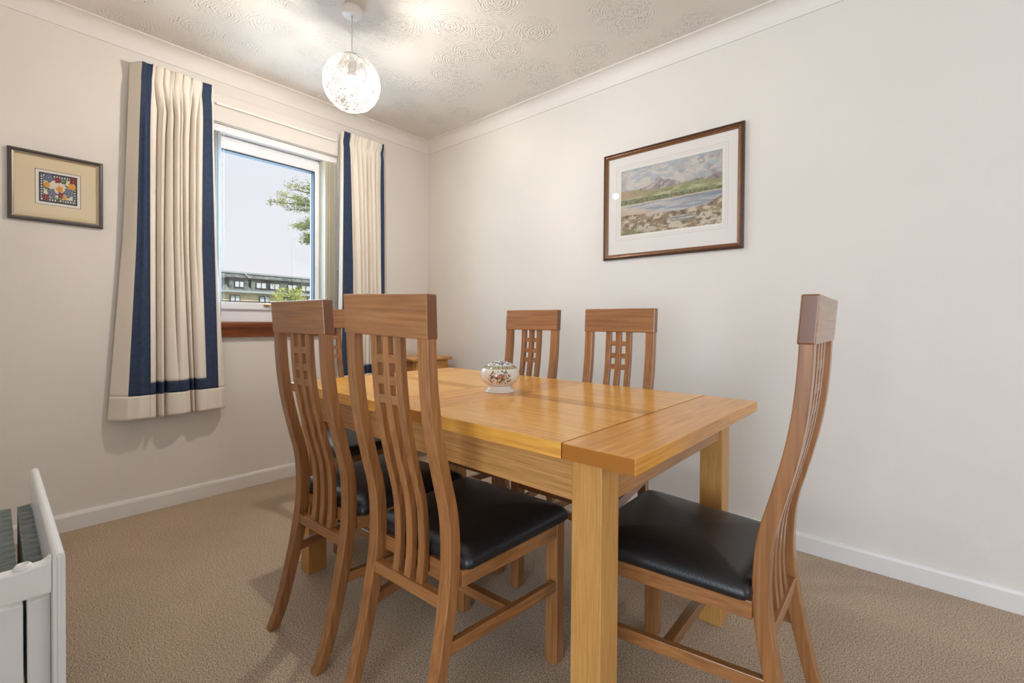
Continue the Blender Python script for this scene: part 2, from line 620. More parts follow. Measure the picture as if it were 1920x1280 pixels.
def empty(name, loc=(0, 0, 0), rz=0, **props):
    o = bpy.data.objects.new(name, None)
    o.empty_display_size = 0.1
    o.location = loc
    o.rotation_euler = (0, 0, rz)
    COL.objects.link(o)
    for k, v in props.items():
        o[k] = v
    return o


def copy_tree(o, parent=None):
    c = o.copy()
    COL.objects.link(c)
    if parent is not None:
        c.parent = parent
    for ch in list(o.children):
        copy_tree(ch, c)
    return c


def box_obj(name, dims, mat, parent=None, bevel=0.0, **props):
    return MB().box(*dims).build(name, mat, parent, bevel, **props)


def crom(pts, n):
    """Catmull-Rom through rows of pts, n samples per span"""
    P = [np.array(p, float) for p in pts]
    P = [2 * P[0] - P[1]] + P + [2 * P[-1] - P[-2]]
    out = []
    for i in range(1, len(P) - 2):
        for k in range(n):
            t = k / n
            a, b, c, d = P[i - 1], P[i], P[i + 1], P[i + 2]
            out.append(0.5 * (2 * b + (c - a) * t + (2 * a - 5 * b + 4 * c - d) * t * t + (3 * b - a - 3 * c + d) * t ** 3))
    out.append(P[-2])
    return out


# ------------------------------------------------------------------ room shell
H = 2.4
XE, YL = 6.0, -5.4      # far ends of the unseen space invented behind the camera to admit fill daylight
HOLE = (-1.66, -0.765, 0.93, 2.09)


def struct(mb, name, mat, **k):
    return mb.build(name, mat, kind='structure', **k)


struct(MB().box(-0.3, XE + .2, YL - .2, 0.2, -0.12, 0), 'floor', M['carpet'])
struct(MB().box(-0.3, XE + .2, YL - .2, 0.2, H, H + .12), 'ceiling', M['artex'])
hy0, hy1, hz0, hz1 = HOLE
w = MB()
w.box(-0.28, 0, YL, hy0, 0, H)
w.box(-0.28, 0, hy1, 0.0, 0, H)
w.box(-0.28, 0, hy0, hy1, 0, hz0)
w.box(-0.28, 0, hy0, hy1, hz1, H)
struct(w, 'wall_west', M['wall'])
struct(MB().box(-0.28, XE, 0, 0.15, 0, H), 'wall_north', M['wall'])
struct(MB().box(0, 2.05, -2.53, -2.41, 0, H), 'wall_south', M['wall'])
w = MB()
w.box(XE, XE + .2, YL, -2.65, 0, H).box(XE, XE + .2, -0.35, 0.15, 0, H).box(XE, XE + .2, -2.65, -.35, 0, .78).box(XE, XE + .2, -2.65, -.35, 2.12, H)
struct(w, 'wall_east', M['lounge'])
w = MB()
w.box(0, 2.4, YL - .2, YL, 0, H).box(4.8, XE, YL - .2, YL, 0, H).box(2.4, 4.8, YL - .2, YL, 2.17, H)
struct(w, 'wall_added_rear', M['lounge'])

# skirting boards (profile swept along the wall)
sk = [(0, 0), (0.017, 0), (0.017, 0.066), (0.013, 0.076), (0.006, 0.0803), (0, 0.0803)]
struct(MB().loft([[(a, y, b) for a, b in sk] for y in (-2.41, 0)]), 'baseboard_west', M['skirt'])
struct(MB().loft([[(x, -a, b) for a, b in sk] for x in (XE, 0)]), 'baseboard_north', M['skirt'])
struct(MB().loft([[(x, -2.41 + a, b) for a, b in sk] for x in (0, 2.05)]), 'baseboard_south', M['skirt'])
# coved cornice with a small bead at the ceiling
cp, cd = 0.072, 0.0785
cove = [(0, H - cd), (0.006, H - cd), (0.0065, H - cd + .006)]
for i in range(9):
    a = i / 8 * PI / 2
    cove.append((0.0065 + (cp - .014) * (1 - math.cos(a)), H - cd + .008 + (cd - .014) * math.sin(a)))
cove += [(cp - .006, H - .006), (cp, H - .006), (cp, H), (0, H)]
struct(MB().loft([[(a, y, b) for a, b in cove] for y in (-2.41, 0)]), 'trim_1', M['cornice'])
struct(MB().loft([[(x, -a, b) for a, b in cove] for x in (XE, 0)]), 'trim_2', M['cornice'])
struct(MB().loft([[(x, -2.41 + a, b) for a, b in cove] for x in (0, 2.05)]), 'trim_3', M['cornice'])

# lintel board over the window with its moulded top band
brd = MB()
brd.loft([[(0, y, 2.092), (0.024, y, 2.092), (0.024, y, 2.188), (0.029, y, 2.194), (0.029, y, 2.243), (0.024, y, 2.250), (0, y, 2.250)] for y in (-1.70, -0.782)])
brd.hexa([(0, -.782, 2.092), (.024, -.782, 2.092), (.004, -.766, 2.092), (0, -.766, 2.092),
          (0, -.782, 2.225), (.024, -.782, 2.225), (.004, -.766, 2.225), (0, -.766, 2.225)])
struct(brd, 'trim_4', M['wall'])

# window over the radiator side: frame, sash, pane, handle, sill
WX = -0.08
win = empty('window_1', (WX, -1.2, hz0), kind='structure')
win_inv = (-WX, 1.2, -hz0)


def wbuild(mb, name, mat, bevel=0.0, parent=None, smooth=False, **p):
    o = mb.build(name, mat, parent or win, bevel, smooth, **p)
    if parent is None:
        for v in o.data.vertices:
            v.co += Vector(win_inv)
    return o


gy0, gy1, gz0, gz1 = -1.585, -0.902, 1.092, 1.973


def ring(mb, x0, x1, a, b, mi=0):
    """rectangular ring between inner rect a and outer rect b, (y0,y1,z0,z1)"""
    mb.box(x0, x1, b[0], a[0], b[2], b[3], mi).box(x0, x1, a[1], b[1], b[2], b[3], mi)
    mb.box(x0, x1, a[0], a[1], b[2], a[2], mi).box(x0, x1, a[0], a[1], a[3], b[3], mi)
    return mb


so = (gy0 - .04, gy1 + .032, 1.045, 2.030)
wbuild(ring(MB(), WX - .05, WX + .012, (so[0], so[1], so[2], so[3]), (hy0, hy1, 0.972, hz1)), 'window_frame', M['upvc'], .004)
wbuild(ring(MB(), WX - .045, WX + .028, (gy0, gy1, gz0, gz1), so), 'sash', M['upvc'], .006)
wbuild(ring(MB(), WX - .02, WX + .024, (gy0 + .006, gy1 - .006, gz0 + .005, gz1 - .008), (gy0, gy1, gz0, gz1)), 'glazing_seal', M['seal'])
wbuild(MB().box(WX - .008, WX - .002, gy0 + .002, gy1 - .002, gz0 + .002, gz1 - .002), 'pane', M['glass'])
hd = MB().tube([(WX + .030, -1.205, 1.078), (WX + .046, -1.203, 1.078), (WX + .048, -1.18, 1.078), (WX + .048, -1.12, 1.077)], .005, 10)
hd.sphere((WX + .036, -1.205, 1.078), .014, 16, 10, 0, (.5, 1.4, .8))
wbuild(hd, 'handle', M['brass'], smooth=True, label='brass window handle')
# sill: rounded nosing over a moulded apron
s0 = [(-.09, .930), (0.0, .930), (0.0, .886), (0.004, .884), (0.024, .886), (0.026, .905), (0.030, .922), (0.038, .936), (0.046, .944), (0.049, .955),
      (0.051, .966), (0.046, .974), (-.09, .974)]
wbuild(MB().loft([[(a, y, b) for a, b in s0] for y in (-1.655, -.768)]), 'window_sill', M['mahog'], label='red brown wooden window sill')

# door and window frames invented behind the camera, unseen, where the fill enters
w2 = MB()
for a, b_ in ((2.4, 3.6), (3.6, 4.8)):
    w2.box(a, a + .07, YL - .1, YL - .04, 0, 2.17).box(b_ - .07, b_, YL - .1, YL - .04, 0, 2.17).box(a, b_, YL - .1, YL - .04, 0, .1).box(a, b_, YL - .1, YL - .04, 2.1, 2.17)
struct(w2, 'added_door', M['upvc'])
w3 = ring(MB(), XE + .06, XE + .12, (-2.58, -.42, .85, 2.05), (-2.65, -.35, .78, 2.12))
struct(w3, 'added_window', M['upvc'])

# ------------------------------------------------------------------ vertical blind stacked at both sides of the window
bl = empty('vertical_blind', (-.03, -1.2, 2.09), category='blind', label='cream vertical window blind with its slats drawn aside to both edges')


def lbuild(mb, name, mat, par, org, bevel=0.0, smooth=False, **p):
    o = mb.build(name, mat, par, bevel, smooth, **p)
    for v in o.data.vertices:
        v.co -= Vector(org)
    return o


BO = (-.03, -1.2, 2.09)
lbuild(MB().box(-.046, -.006, -1.652, -.772, 2.048, 2.088), 'headrail', M['upvc'], bl, BO, .003, label='white headrail')
ys = [-.868 + .0115 * i for i in range(8)]
for i, y in enumerate(ys):
    ang = math.radians(4 + 3 * (i % 3))
    c, s_ = math.cos(ang), math.sin(ang)
    rings = []
    for z in (1.005, 2.045):
        rr = []
        for t, th in ((-.044, 0), (0, .002), (.044, 0), (.044, .0012), (0, .0032), (-.044, .0012)):
            rr.append((-.028 + t * c - th * s_, y + t * s_ + th * c, z))
        rings.append(rr)
    lbuild(MB().loft(rings), 'slat', M['slat'] if i < 6 else M['slat2'], bl, BO)
for i in range(5):
    y = -1.475 - .013 * i
    lbuild(MB().loft([[(-.07, y, z), (.012, y + .006, z), (.012, y + .0075, z), (-.07, y + .0015, z)] for z in (1.005, 2.045)]), 'slat', M['slat2'], bl, BO)
lbuild(MB().tube([(.0, -1.452, 2.05), (.001, -1.452, 1.5), (0, -1.452, 1.04)], .0013, 6), 'pull_cord', M['upvc'], bl, BO)
lbuild(MB().tube([(.004, -.772, 2.05), (.004, -.772, 1.34)], .0012, 6).sphere((.004, -.772, 1.33), .006, 10, 6), 'pull_cord', M['upvc'], bl, BO)


# ------------------------------------------------------------------ curtains
def curtain(name, keysT, keysM, keysB, ztop, zbot_l, zbot_r, navyb, folds, label, xoff, ret_l, ret_r, seed):
    """keys: six y positions across the cloth (edge, band, band, band, band, edge) at top, middle, bottom"""
    U = [0, .07, .19, .81, .93, 1.0]
    nu, nv = 320, 150
    r_ = random.Random(seed)
    ph = [r_.uniform(0, 6.28) for _ in range(8)]
    g = np.zeros((nv + 1, nu + 1, 3))
    for j in range(nv + 1):
        v = j / nv
        kt = []
        for a, b, c in zip(keysT, keysM, keysB):
            kt.append(a + (b - a) * min(1, v / .5) if v < .5 else b + (c - b) * (v - .5) / .5)
        for i in range(nu + 1):
            u = i / nu
            y = float(np.interp(u, U, kt))
            zb = zbot_l + (zbot_r - zbot_l) * u
            z = ztop + (zb - ztop) * v
            # header: pleats drawn up at the tape, frill flaring above it
            tape = 0.038
            uu = (u - .19) / .62
            mid = 1.0 if 0 < uu < 1 else 0.35
            hf = math.exp(-((v - tape) / .016) ** 2)
            cus = abs(math.sin(PI * (9 * u + .8 * math.sin(u * 7 + ph[1])) + ph[0])) ** .6
            pl = .019 * (cus - .75)
            frill = max(0, (tape - v) / tape)
            x = xoff + (.012 * frill + pl * math.exp(-v / .075)) * mid - .008 * hf
            fold = 0
            for (u0, u1, u2, wd, am, v0, v1) in folds:
                c = u0 + (u1 - u0) * min(1, v / .12) if v < .12 else u1 + (u2 - u1) * (v - .12) / .88
                f_ = min(1, max(0, (v - v0) / .08)) * min(1, max(0, (v1 - v) / .25))
                fold += am * f_ / (1 + ((u - c) / wd) ** 2) ** 1.5
            grow = min(1, max(0, (v - .03) / .15))
            x += fold
            x += .009 * math.sin(u * 23 + ph[2] + 1.2 * v) * grow * mid
            if u < ret_l[0]:
                x -= ret_l[1] * (1 - u / ret_l[0]) ** 1.2
            if u > 1 - ret_r[0]:
                x -= ret_r[1] * ((u - 1 + ret_r[0]) / ret_r[0]) ** 1.2
            # pleat shading also moves cloth sideways a little
            y += .005 * math.cos(2 * PI * u * 9 + ph[0]) * max(0, 1 - v / .12) * mid
            y += .009 * math.sin(v * 3 + ph[3]) * math.sin(PI * u) * grow
            g[j, i] = (max(.006, x), y, z)
    vmain, vnavy, vhem = MB(), MB(), MB()
    idx = lambda j, i: j * (nu + 1) + i
    V = [tuple(p) for p in g.reshape(-1, 3)]
    fm, fn, fh = [], [], []
    b0, b1 = navyb
    for j in range(nv):
        v = (j + .5) / nv
        for i in range(nu):
            u = (i + .5) / nu
            q = (idx(j, i), idx(j + 1, i), idx(j + 1, i + 1), idx(j, i + 1))
            nav = ((.07 < u < .19) or (.81 < u < .93)) and v < b1 or (b0 < v < b1 and .07 < u < .93)
            (fn if nav else fh if v > b1 else fm).append(q)

    def sub(faces):
        used = sorted({k for f in faces for k in f})
        mp = {k: n for n, k in enumerate(used)}
        mb = MB()
        mb.add([V[k] for k in used], [tuple(mp[k] for k in f) for f in faces])
        return mb
    org = (0.05, keysT[0] * .5 + keysT[-1] * .5, ztop)
    root = empty(name, org, category='curtain', label=label, group='pair of curtains at the window')
    for nm, fs, mt, th in (('cloth', fm, M['cream'], .002), ('border_band', fn, M['navy'], .0032), ('hem', fh, M['hem'], .0024)):
        pr = {'label': 'navy blue border band'} if nm == 'border_band' else {}
        o = lbuild(sub(fs), nm, mt, root, org, 0, True, **pr)
        so_ = o.modifiers.new('thickness', 'SOLIDIFY')
        so_.thickness = th
        so_.offset = 0
    return root


curtain('curtain', [-1.868, -1.833, -1.797, -1.574, -1.538, -1.520], [-1.898, -1.852, -1.800, -1.580, -1.522, -1.502],
        [-1.957, -1.893, -1.806, -1.560, -1.505, -1.458], 2.245, .492, .497, (.898, .935),
        [(.219, .285, .266, .016, -.040, .02, 2), (.311, .40, .351, .014, -.044, .02, 2), (.403, .476, .49, .013, -.036, .03, .95), (.49, .55, .56, .012, -.034, .03, .72),
         (.557, .593, .640, .013, -.044, .03, 2), (.696, .68, .683, .014, -.042, .02, 2), (.30, .34, .31, .020, .020, .05, 2), (.52, .52, .55, .05, .014, .05, 2), (.76, .745, .75, .012, -.022, .02, .7), (.13, .13, .13, .03, .010, .1, 2)],
        'cream curtain with navy border left of the window, showing its blue bottom band', .095, (.07, .070), (.05, .05), 3)
curtain('curtain', [-.778, -.772, -.728, -.488, -.470, -.462], [-.788, -.780, -.706, -.485, -.462, -.452],
        [-.80, -.79, -.700, -.47, -.455, -.45], 2.245, .50, .50, (.90, .935),
        [(.24, .25, .26, .016, -.026, .02, 2), (.34, .36, .37, .014, -.034, .02, 2), (.43, .46, .45, .014, -.030, .03, 2), (.53, .55, .54, .013, -.044, .03, 2),
         (.62, .60, .61, .014, -.034, .03, 2), (.72, .70, .71, .014, -.036, .02, 2), (.58, .575, .575, .02, .012, .05, 2)],
        'narrower cream and navy curtain hanging between the window and the room corner', .085, (.03, .03), (.07, .065), 5)
rl = empty('curtain_track', (.012, -1.17, 2.215), category='curtain rail', label='white curtain track fixed along the lintel above the window')
lbuild(MB().box(.0295, .040, -1.50, -.80, 2.178, 2.190), 'rail', M['white_pl'], rl, (.012, -1.17, 2.215), .002)
for y in (-1.45, -1.1, -.83):
    lbuild(MB().box(0.02, .032, y - .008, y + .008, 2.180, 2.189), 'bracket', M['white_pl'], rl, (.012, -1.17, 2.215))


# ------------------------------------------------------------------ dining chair
PROF = [(0, -.508, .030), (.07, -.480, .031), (.20, -.447, .032), (.30, -.427, .033), (.40, -.4135, .033), (.48, -.413, .032), (.55, -.420, .031),
        (.63, -.440, .030), (.72, -.461, .029), (.80, -.474, .028), (.88, -.481, .027), (.962, -.4845, .026)]
PR = crom(PROF, 5)
PZ = np.array([p[0] for p in PR])
PB = np.array([p[1] for p in PR])
PD = np.array([p[2] for p in PR])


def back_y(z):
    return float(np.interp(z, PZ, PB)), float(np.interp(z, PZ, PD))


def rear_post(sg):
    mb = MB()
    rings = []
    for z, b, d in PR:
        wd = .0297 + (.036 - .0297) * min(1, z / .35)
        xo = .1573
        x0, x1 = sg * xo, sg * (xo - wd)
        a, c = min(x0, x1), max(x0, x1)
        rings.append([(a, b, z), (c, b, z), (c, b + d, z), (a, b + d, z)])
    return mb.loft(rings)


def slat_mb(xc):
    rings = []
    for z in np.linspace(.340, .960, 40):
        b, d = back_y(z)
        c = b + d / 2
        rings.append([(xc - .0115, c - .0085, z), (xc + .0115, c - .0085, z), (xc + .0115, c + .0085, z), (xc - .0115, c + .0085, z)])
    return MB().loft(rings)


def cushion():
    def outline(inset, n=72):
        """rounded trapezoid, wide at the front"""
        yb, yf, wb, wf, rc = -.3815 + inset, .020 - inset, .184 - inset, .2185 - inset, max(.004, .034 - inset * .3)
        cr = [(-wb, yb), (wb, yb), (wf, yf), (-wf, yf)]
        pts = []
        for k in range(4):
            p0, p1, p2 = Vector(cr[k - 1]), Vector(cr[k]), Vector(cr[(k + 1) % 4])
            rcx = rc if k in (2, 3) else rc * .5
            a = p1 + (p0 - p1).normalized() * rcx
            b = p1 + (p2 - p1).normalized() * rcx
            for t in np.linspace(0, 1, 7):
                q = a * (1 - t) ** 2 + p1 * 2 * t * (1 - t) + b * t * t
                pts.append(q)
            # along the edge
            nx = cr[(k + 1) % 4]
            e = Vector(nx)
            r2 = rc if (k + 1) % 4 in (2, 3) else rc * .5
            e2 = e + (p1 - e).normalized() * r2
            for t in np.linspace(0, 1, 10)[1:-1]:
                pts.append(b.lerp(e2, t))
        return pts
    prof = [(.016, .4075), (.006, .409), (.0, .4155), (-.001, .424), (.002, .433), (.008, .441), (.018, .4475), (.035, .452), (.06, .4555), (.09, .4575), (.12, .459), (.15, .4595), (.175, .4598)]
    rings = []
    for ins, z in prof:
        o = outline(ins)
        dip = 0
        ring_ = []
        for p in o:
            sag = .006 * math.exp(-((p.x / .10) ** 2)) * max(0, (z - .44) / .02)
            ring_.append((p.x, p.y, z + .004 * max(0, (z - .44) / .02) * (1 if p.y > -.2 else .6) - sag * .5))
        rings.append(ring_)
    return MB().loft(rings)


def make_chair():
    r = empty('dining_chair')
    cr = MB()
    cr.hexa([(-.1594, -.486, .9456), (.1594, -.486, .9456), (.1594, -.454, .9456), (-.1594, -.454, .9456),
             (-.1594, -.4927, 1.0447), (.1594, -.4927, 1.0447), (.1594, -.4607, 1.0447), (-.1594, -.4607, 1.0447)])
    o = cr.build('crest_rail', M['chair_x'], r, .0035, seg=3)
    for v in o.data.vertices:
        v.co -= Vector((0, -.475, .995))
    o.location = (0, -.475, .995)
    for sg in (-1, 1):
        rear_post(sg).build('rear_post', M['chair_z'], r, .0025)
    for xc in (-.046, 0, .046):
        slat_mb(xc).build('back_slat', M['chair_z'], r, .0012)
    for z0, z1 in ((.887, .907), (.835, .856), (.788, .8095)):
        for sg in (-1, 1):
            ring0 = []
            for z in (z0, z1):
                b, d = back_y(z)
                c = b + d / 2
                a, e = sorted((sg * .0112, sg * .0348))
                ring0 += [(a, c - .0075, z), (e, c - .0075, z), (e, c + .0065, z), (a, c + .0065, z)]
            MB().hexa(ring0).build('lattice_bar', M['chair_x'], r)
    b, d = back_y(.335)
    MB().box(-.126, .126, b + .003, b + d - .006, .3195, .3495).build('back_rail', M['chair_x'], r, .002)
    # seat frame
    zt, zb = .4075, .369
    for sg in (-1, 1):
        yA, yB = -.383, -.0384
        xa, xb = .1665, .2035
        q = [(sg * xa, yA), (sg * xb, yB), (sg * (xb - .02), yB), (sg * (xa - .02), yA)]
        if sg > 0:
            q = q[::-1]
        MB().hexa([(x, y, zb) for x, y in q] + [(x, y, zt) for x, y in q]).build('side_rail', M['chair_y'], r, .0015)
        x0, x1 = sorted((sg * .2055, sg * (.2055 - .0384)))
        MB().box(x0, x1, -.0384, 0, 0, .4075).build('front_leg', M['chair_z'], r, .0022)
        xa, xb = .156, .2025
        yA = back_y(.235)[0] + .030
        q = [(sg * xa, yA), (sg * xb, yB), (sg * (xb - .018), yB), (sg * (xa - .018), yA)]
        if sg > 0:
            q = q[::-1]
        MB().hexa([(x, y, .2186 if y < -.2 else .2135) for x, y in q] + [(x, y, .2486 if y < -.2 else .2435) for x, y in q]).build('stretcher', M['chair_y'], r, .002)
    MB().box(-.167, .167, -.030, -.010, zb, zt).build('front_rail', M['chair_x'], r, .0015)
    MB().box(-.1475, .1475, -.385, -.367, zb, zt).build('seat_back_rail', M['chair_x'], r, .0015)
    MB().box(-.166, .166, -.2165, -.1935, .2175, .2445).build('cross_stretcher', M['chair_x'], r, .002)
    cushion().build('seat_cushion', M['leather'], r, smooth=True, label='black leather seat pad')
    return r


chair = make_chair()
spots = [
    (1.985, -1.233, 2.763, 'chair nearest the camera, its high slatted back seen from behind, black seat'),
    (1.541, -1.237, 2.394, 'second chair along the near side of the table, closer to the curtain'),
    (2.031, -1.040, 182.228, 'chair across the table against the picture wall, right of the china bowl'),
    (1.541, -1.031, 181.120, 'chair across the table directly behind the china bowl'),
    (2.318, -1.122, 90.63, 'chair standing alone at the right-hand end of the table, seen side on'),
    (1.145, -1.165, -90.0, 'mostly hidden chair at the window end of the table'),
]
for i, (x, y, a, lab) in enumerate(spots):
    o = chair if i == 0 else copy_tree(chair)
    o.location = (x, y, 0)
    o.rotation_euler = (0, 0, math.radians(a))
    o['category'] = 'chair'
    o['label'] = lab
    o['group'] = 'dining chairs around the table'
    if i == 0:
        nearest = o
for ch in nearest.children:
    if ch.name.startswith('crest_rail'):
        ch.location = (0, -.475, 1.0000)
        ch.rotation_euler = (0, math.radians(1.7), 0)

# ------------------------------------------------------------------ dining table
ta = -0.008
TL, TW, TZ, TT = 1.515, .8547, .7348, .0333
ex = Vector((-math.cos(ta), -math.sin(ta), 0))
ey = Vector((-math.sin(ta), math.cos(ta), 0))
TC = Vector((2.5653, -1.5433, 0)) + ex * TL / 2 + ey * TW / 2
tb = empty('dining_table', TC, ta, category='table', label='light oak extending dining table standing in the middle of the carpet')
hl, hw = TL / 2, TW / 2
e1 = 2.402 - TC.x      # seam of the end board
c1 = 1.928 - TC.x      # seam of the centre boards
g_ = .0009


def panel(x0, x1):
    # cross-section with shallow grooves along the middle
    prof = [(-hw, TZ - TT), (hw, TZ - TT), (hw, TZ)]
    for k in range(4, -1, -1):
        yc = (k - 2) * .0135
        prof += [(yc + .0017, TZ), (yc + .0016, TZ - .002), (yc - .0016, TZ - .002), (yc - .0017, TZ)]
    prof += [(-hw, TZ)]
    mb = MB().loft([[(x, y, z) for y, z in prof] for x in (x0, x1)])
    for k, f in enumerate(mb.f):
        if len(f) == 4 and all(abs(mb.v[i][1]) < .05 for i in f) and any(mb.v[i][2] < TZ - .001 and mb.v[i][2] > TZ - .01 for i in f):
            mb.mi[k] = 1      # darker material inside the grooves
    return mb


M['groove'] = plain('dark groove', (0.24, 0.10, 0.02), 0.9, 0.1)
panel(c1 + g_, e1 - g_).build('top_panel', [M['oak_x'], M['groove']], tb)
panel(-e1 + g_, -c1 - g_).build('top_panel', [M['oak_x'], M['groove']], tb)
MB().box(e1 + g_, hl, -hw, hw, TZ - TT, TZ).build('end_board', M['oak_y'], tb, .002)
MB().box(-hl, -e1 - g_, -hw, hw, TZ - TT, TZ).build('end_board', M['oak_y'], tb, .002)
MB().box(g_, c1 - g_, -hw, hw, TZ - TT, TZ).build('centre_board', M['oak_y'], tb, .0008, seg=1)
MB().box(-c1 + g_, -g_, -hw, hw, TZ - TT, TZ).build('centre_board', M['oak_y'], tb, .0008, seg=1)
ix, iy, ls = .079, .0149, .071
ax = hl - ix
ay = hw - iy
za, zb_ = .612, TZ - TT
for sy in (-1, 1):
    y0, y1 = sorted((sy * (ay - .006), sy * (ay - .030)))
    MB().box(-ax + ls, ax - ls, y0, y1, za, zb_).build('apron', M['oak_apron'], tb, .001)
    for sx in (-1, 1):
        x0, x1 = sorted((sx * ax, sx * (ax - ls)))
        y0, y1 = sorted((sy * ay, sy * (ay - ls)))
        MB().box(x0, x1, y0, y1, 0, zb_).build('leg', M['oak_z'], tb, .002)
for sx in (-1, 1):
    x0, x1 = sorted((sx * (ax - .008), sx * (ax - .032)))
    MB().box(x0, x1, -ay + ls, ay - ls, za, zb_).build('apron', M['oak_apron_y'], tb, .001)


# ------------------------------------------------------------------ painted surfaces (colours laid on the mesh itself)
def set_paint(o, cols):
    ca = o.data.color_attributes.new('paint', 'FLOAT_COLOR', 'POINT')
    buf = np.ones((len(cols), 4), np.float32)
    buf[:, :3] = np.clip(cols, 0, 1)
    ca.data.foreach_set('color', buf.ravel())


def s2l(c):
    c = np.array(c, float) / 255.0
    return np.where(c < .04045, c / 12.92, ((c + .055) / 1.055) ** 2.4)


def vnoise(x, y, seed, octs=4, per=1.0):
    out = np.zeros_like(x)
    amp, tot = 1.0, 0.0
    for o_ in range(octs):
        r_ = np.random.default_rng(seed + o_)
        G = r_.random((64, 64))
        fx, fy = x * per * 2 ** o_, y * per * 2 ** o_
        i0, j0 = np.floor(fx).astype(int), np.floor(fy).astype(int)
        tx, ty = fx - i0, fy - j0
        tx, ty = tx * tx * (3 - 2 * tx), ty * ty * (3 - 2 * ty)
        g00, g10 = G[i0 % 64, j0 % 64], G[(i0 + 1) % 64, j0 % 64]
        g01, g11 = G[i0 % 64, (j0 + 1) % 64], G[(i0 + 1) % 64, (j0 + 1) % 64]
        out += amp * ((g00 * (1 - tx) + g10 * tx) * (1 - ty) + (g01 * (1 - tx) + g11 * tx) * ty)
        tot += amp
        amp *= .55
    return out / tot


def mixc(a, b, t):
    t = np.clip(t, 0, 1)[:, None]
    return a * (1 - t) + b * t


def sstep(a, b, x):
    t = np.clip((x - a) / (b - a), 0, 1)
    return t * t * (3 - 2 * t)


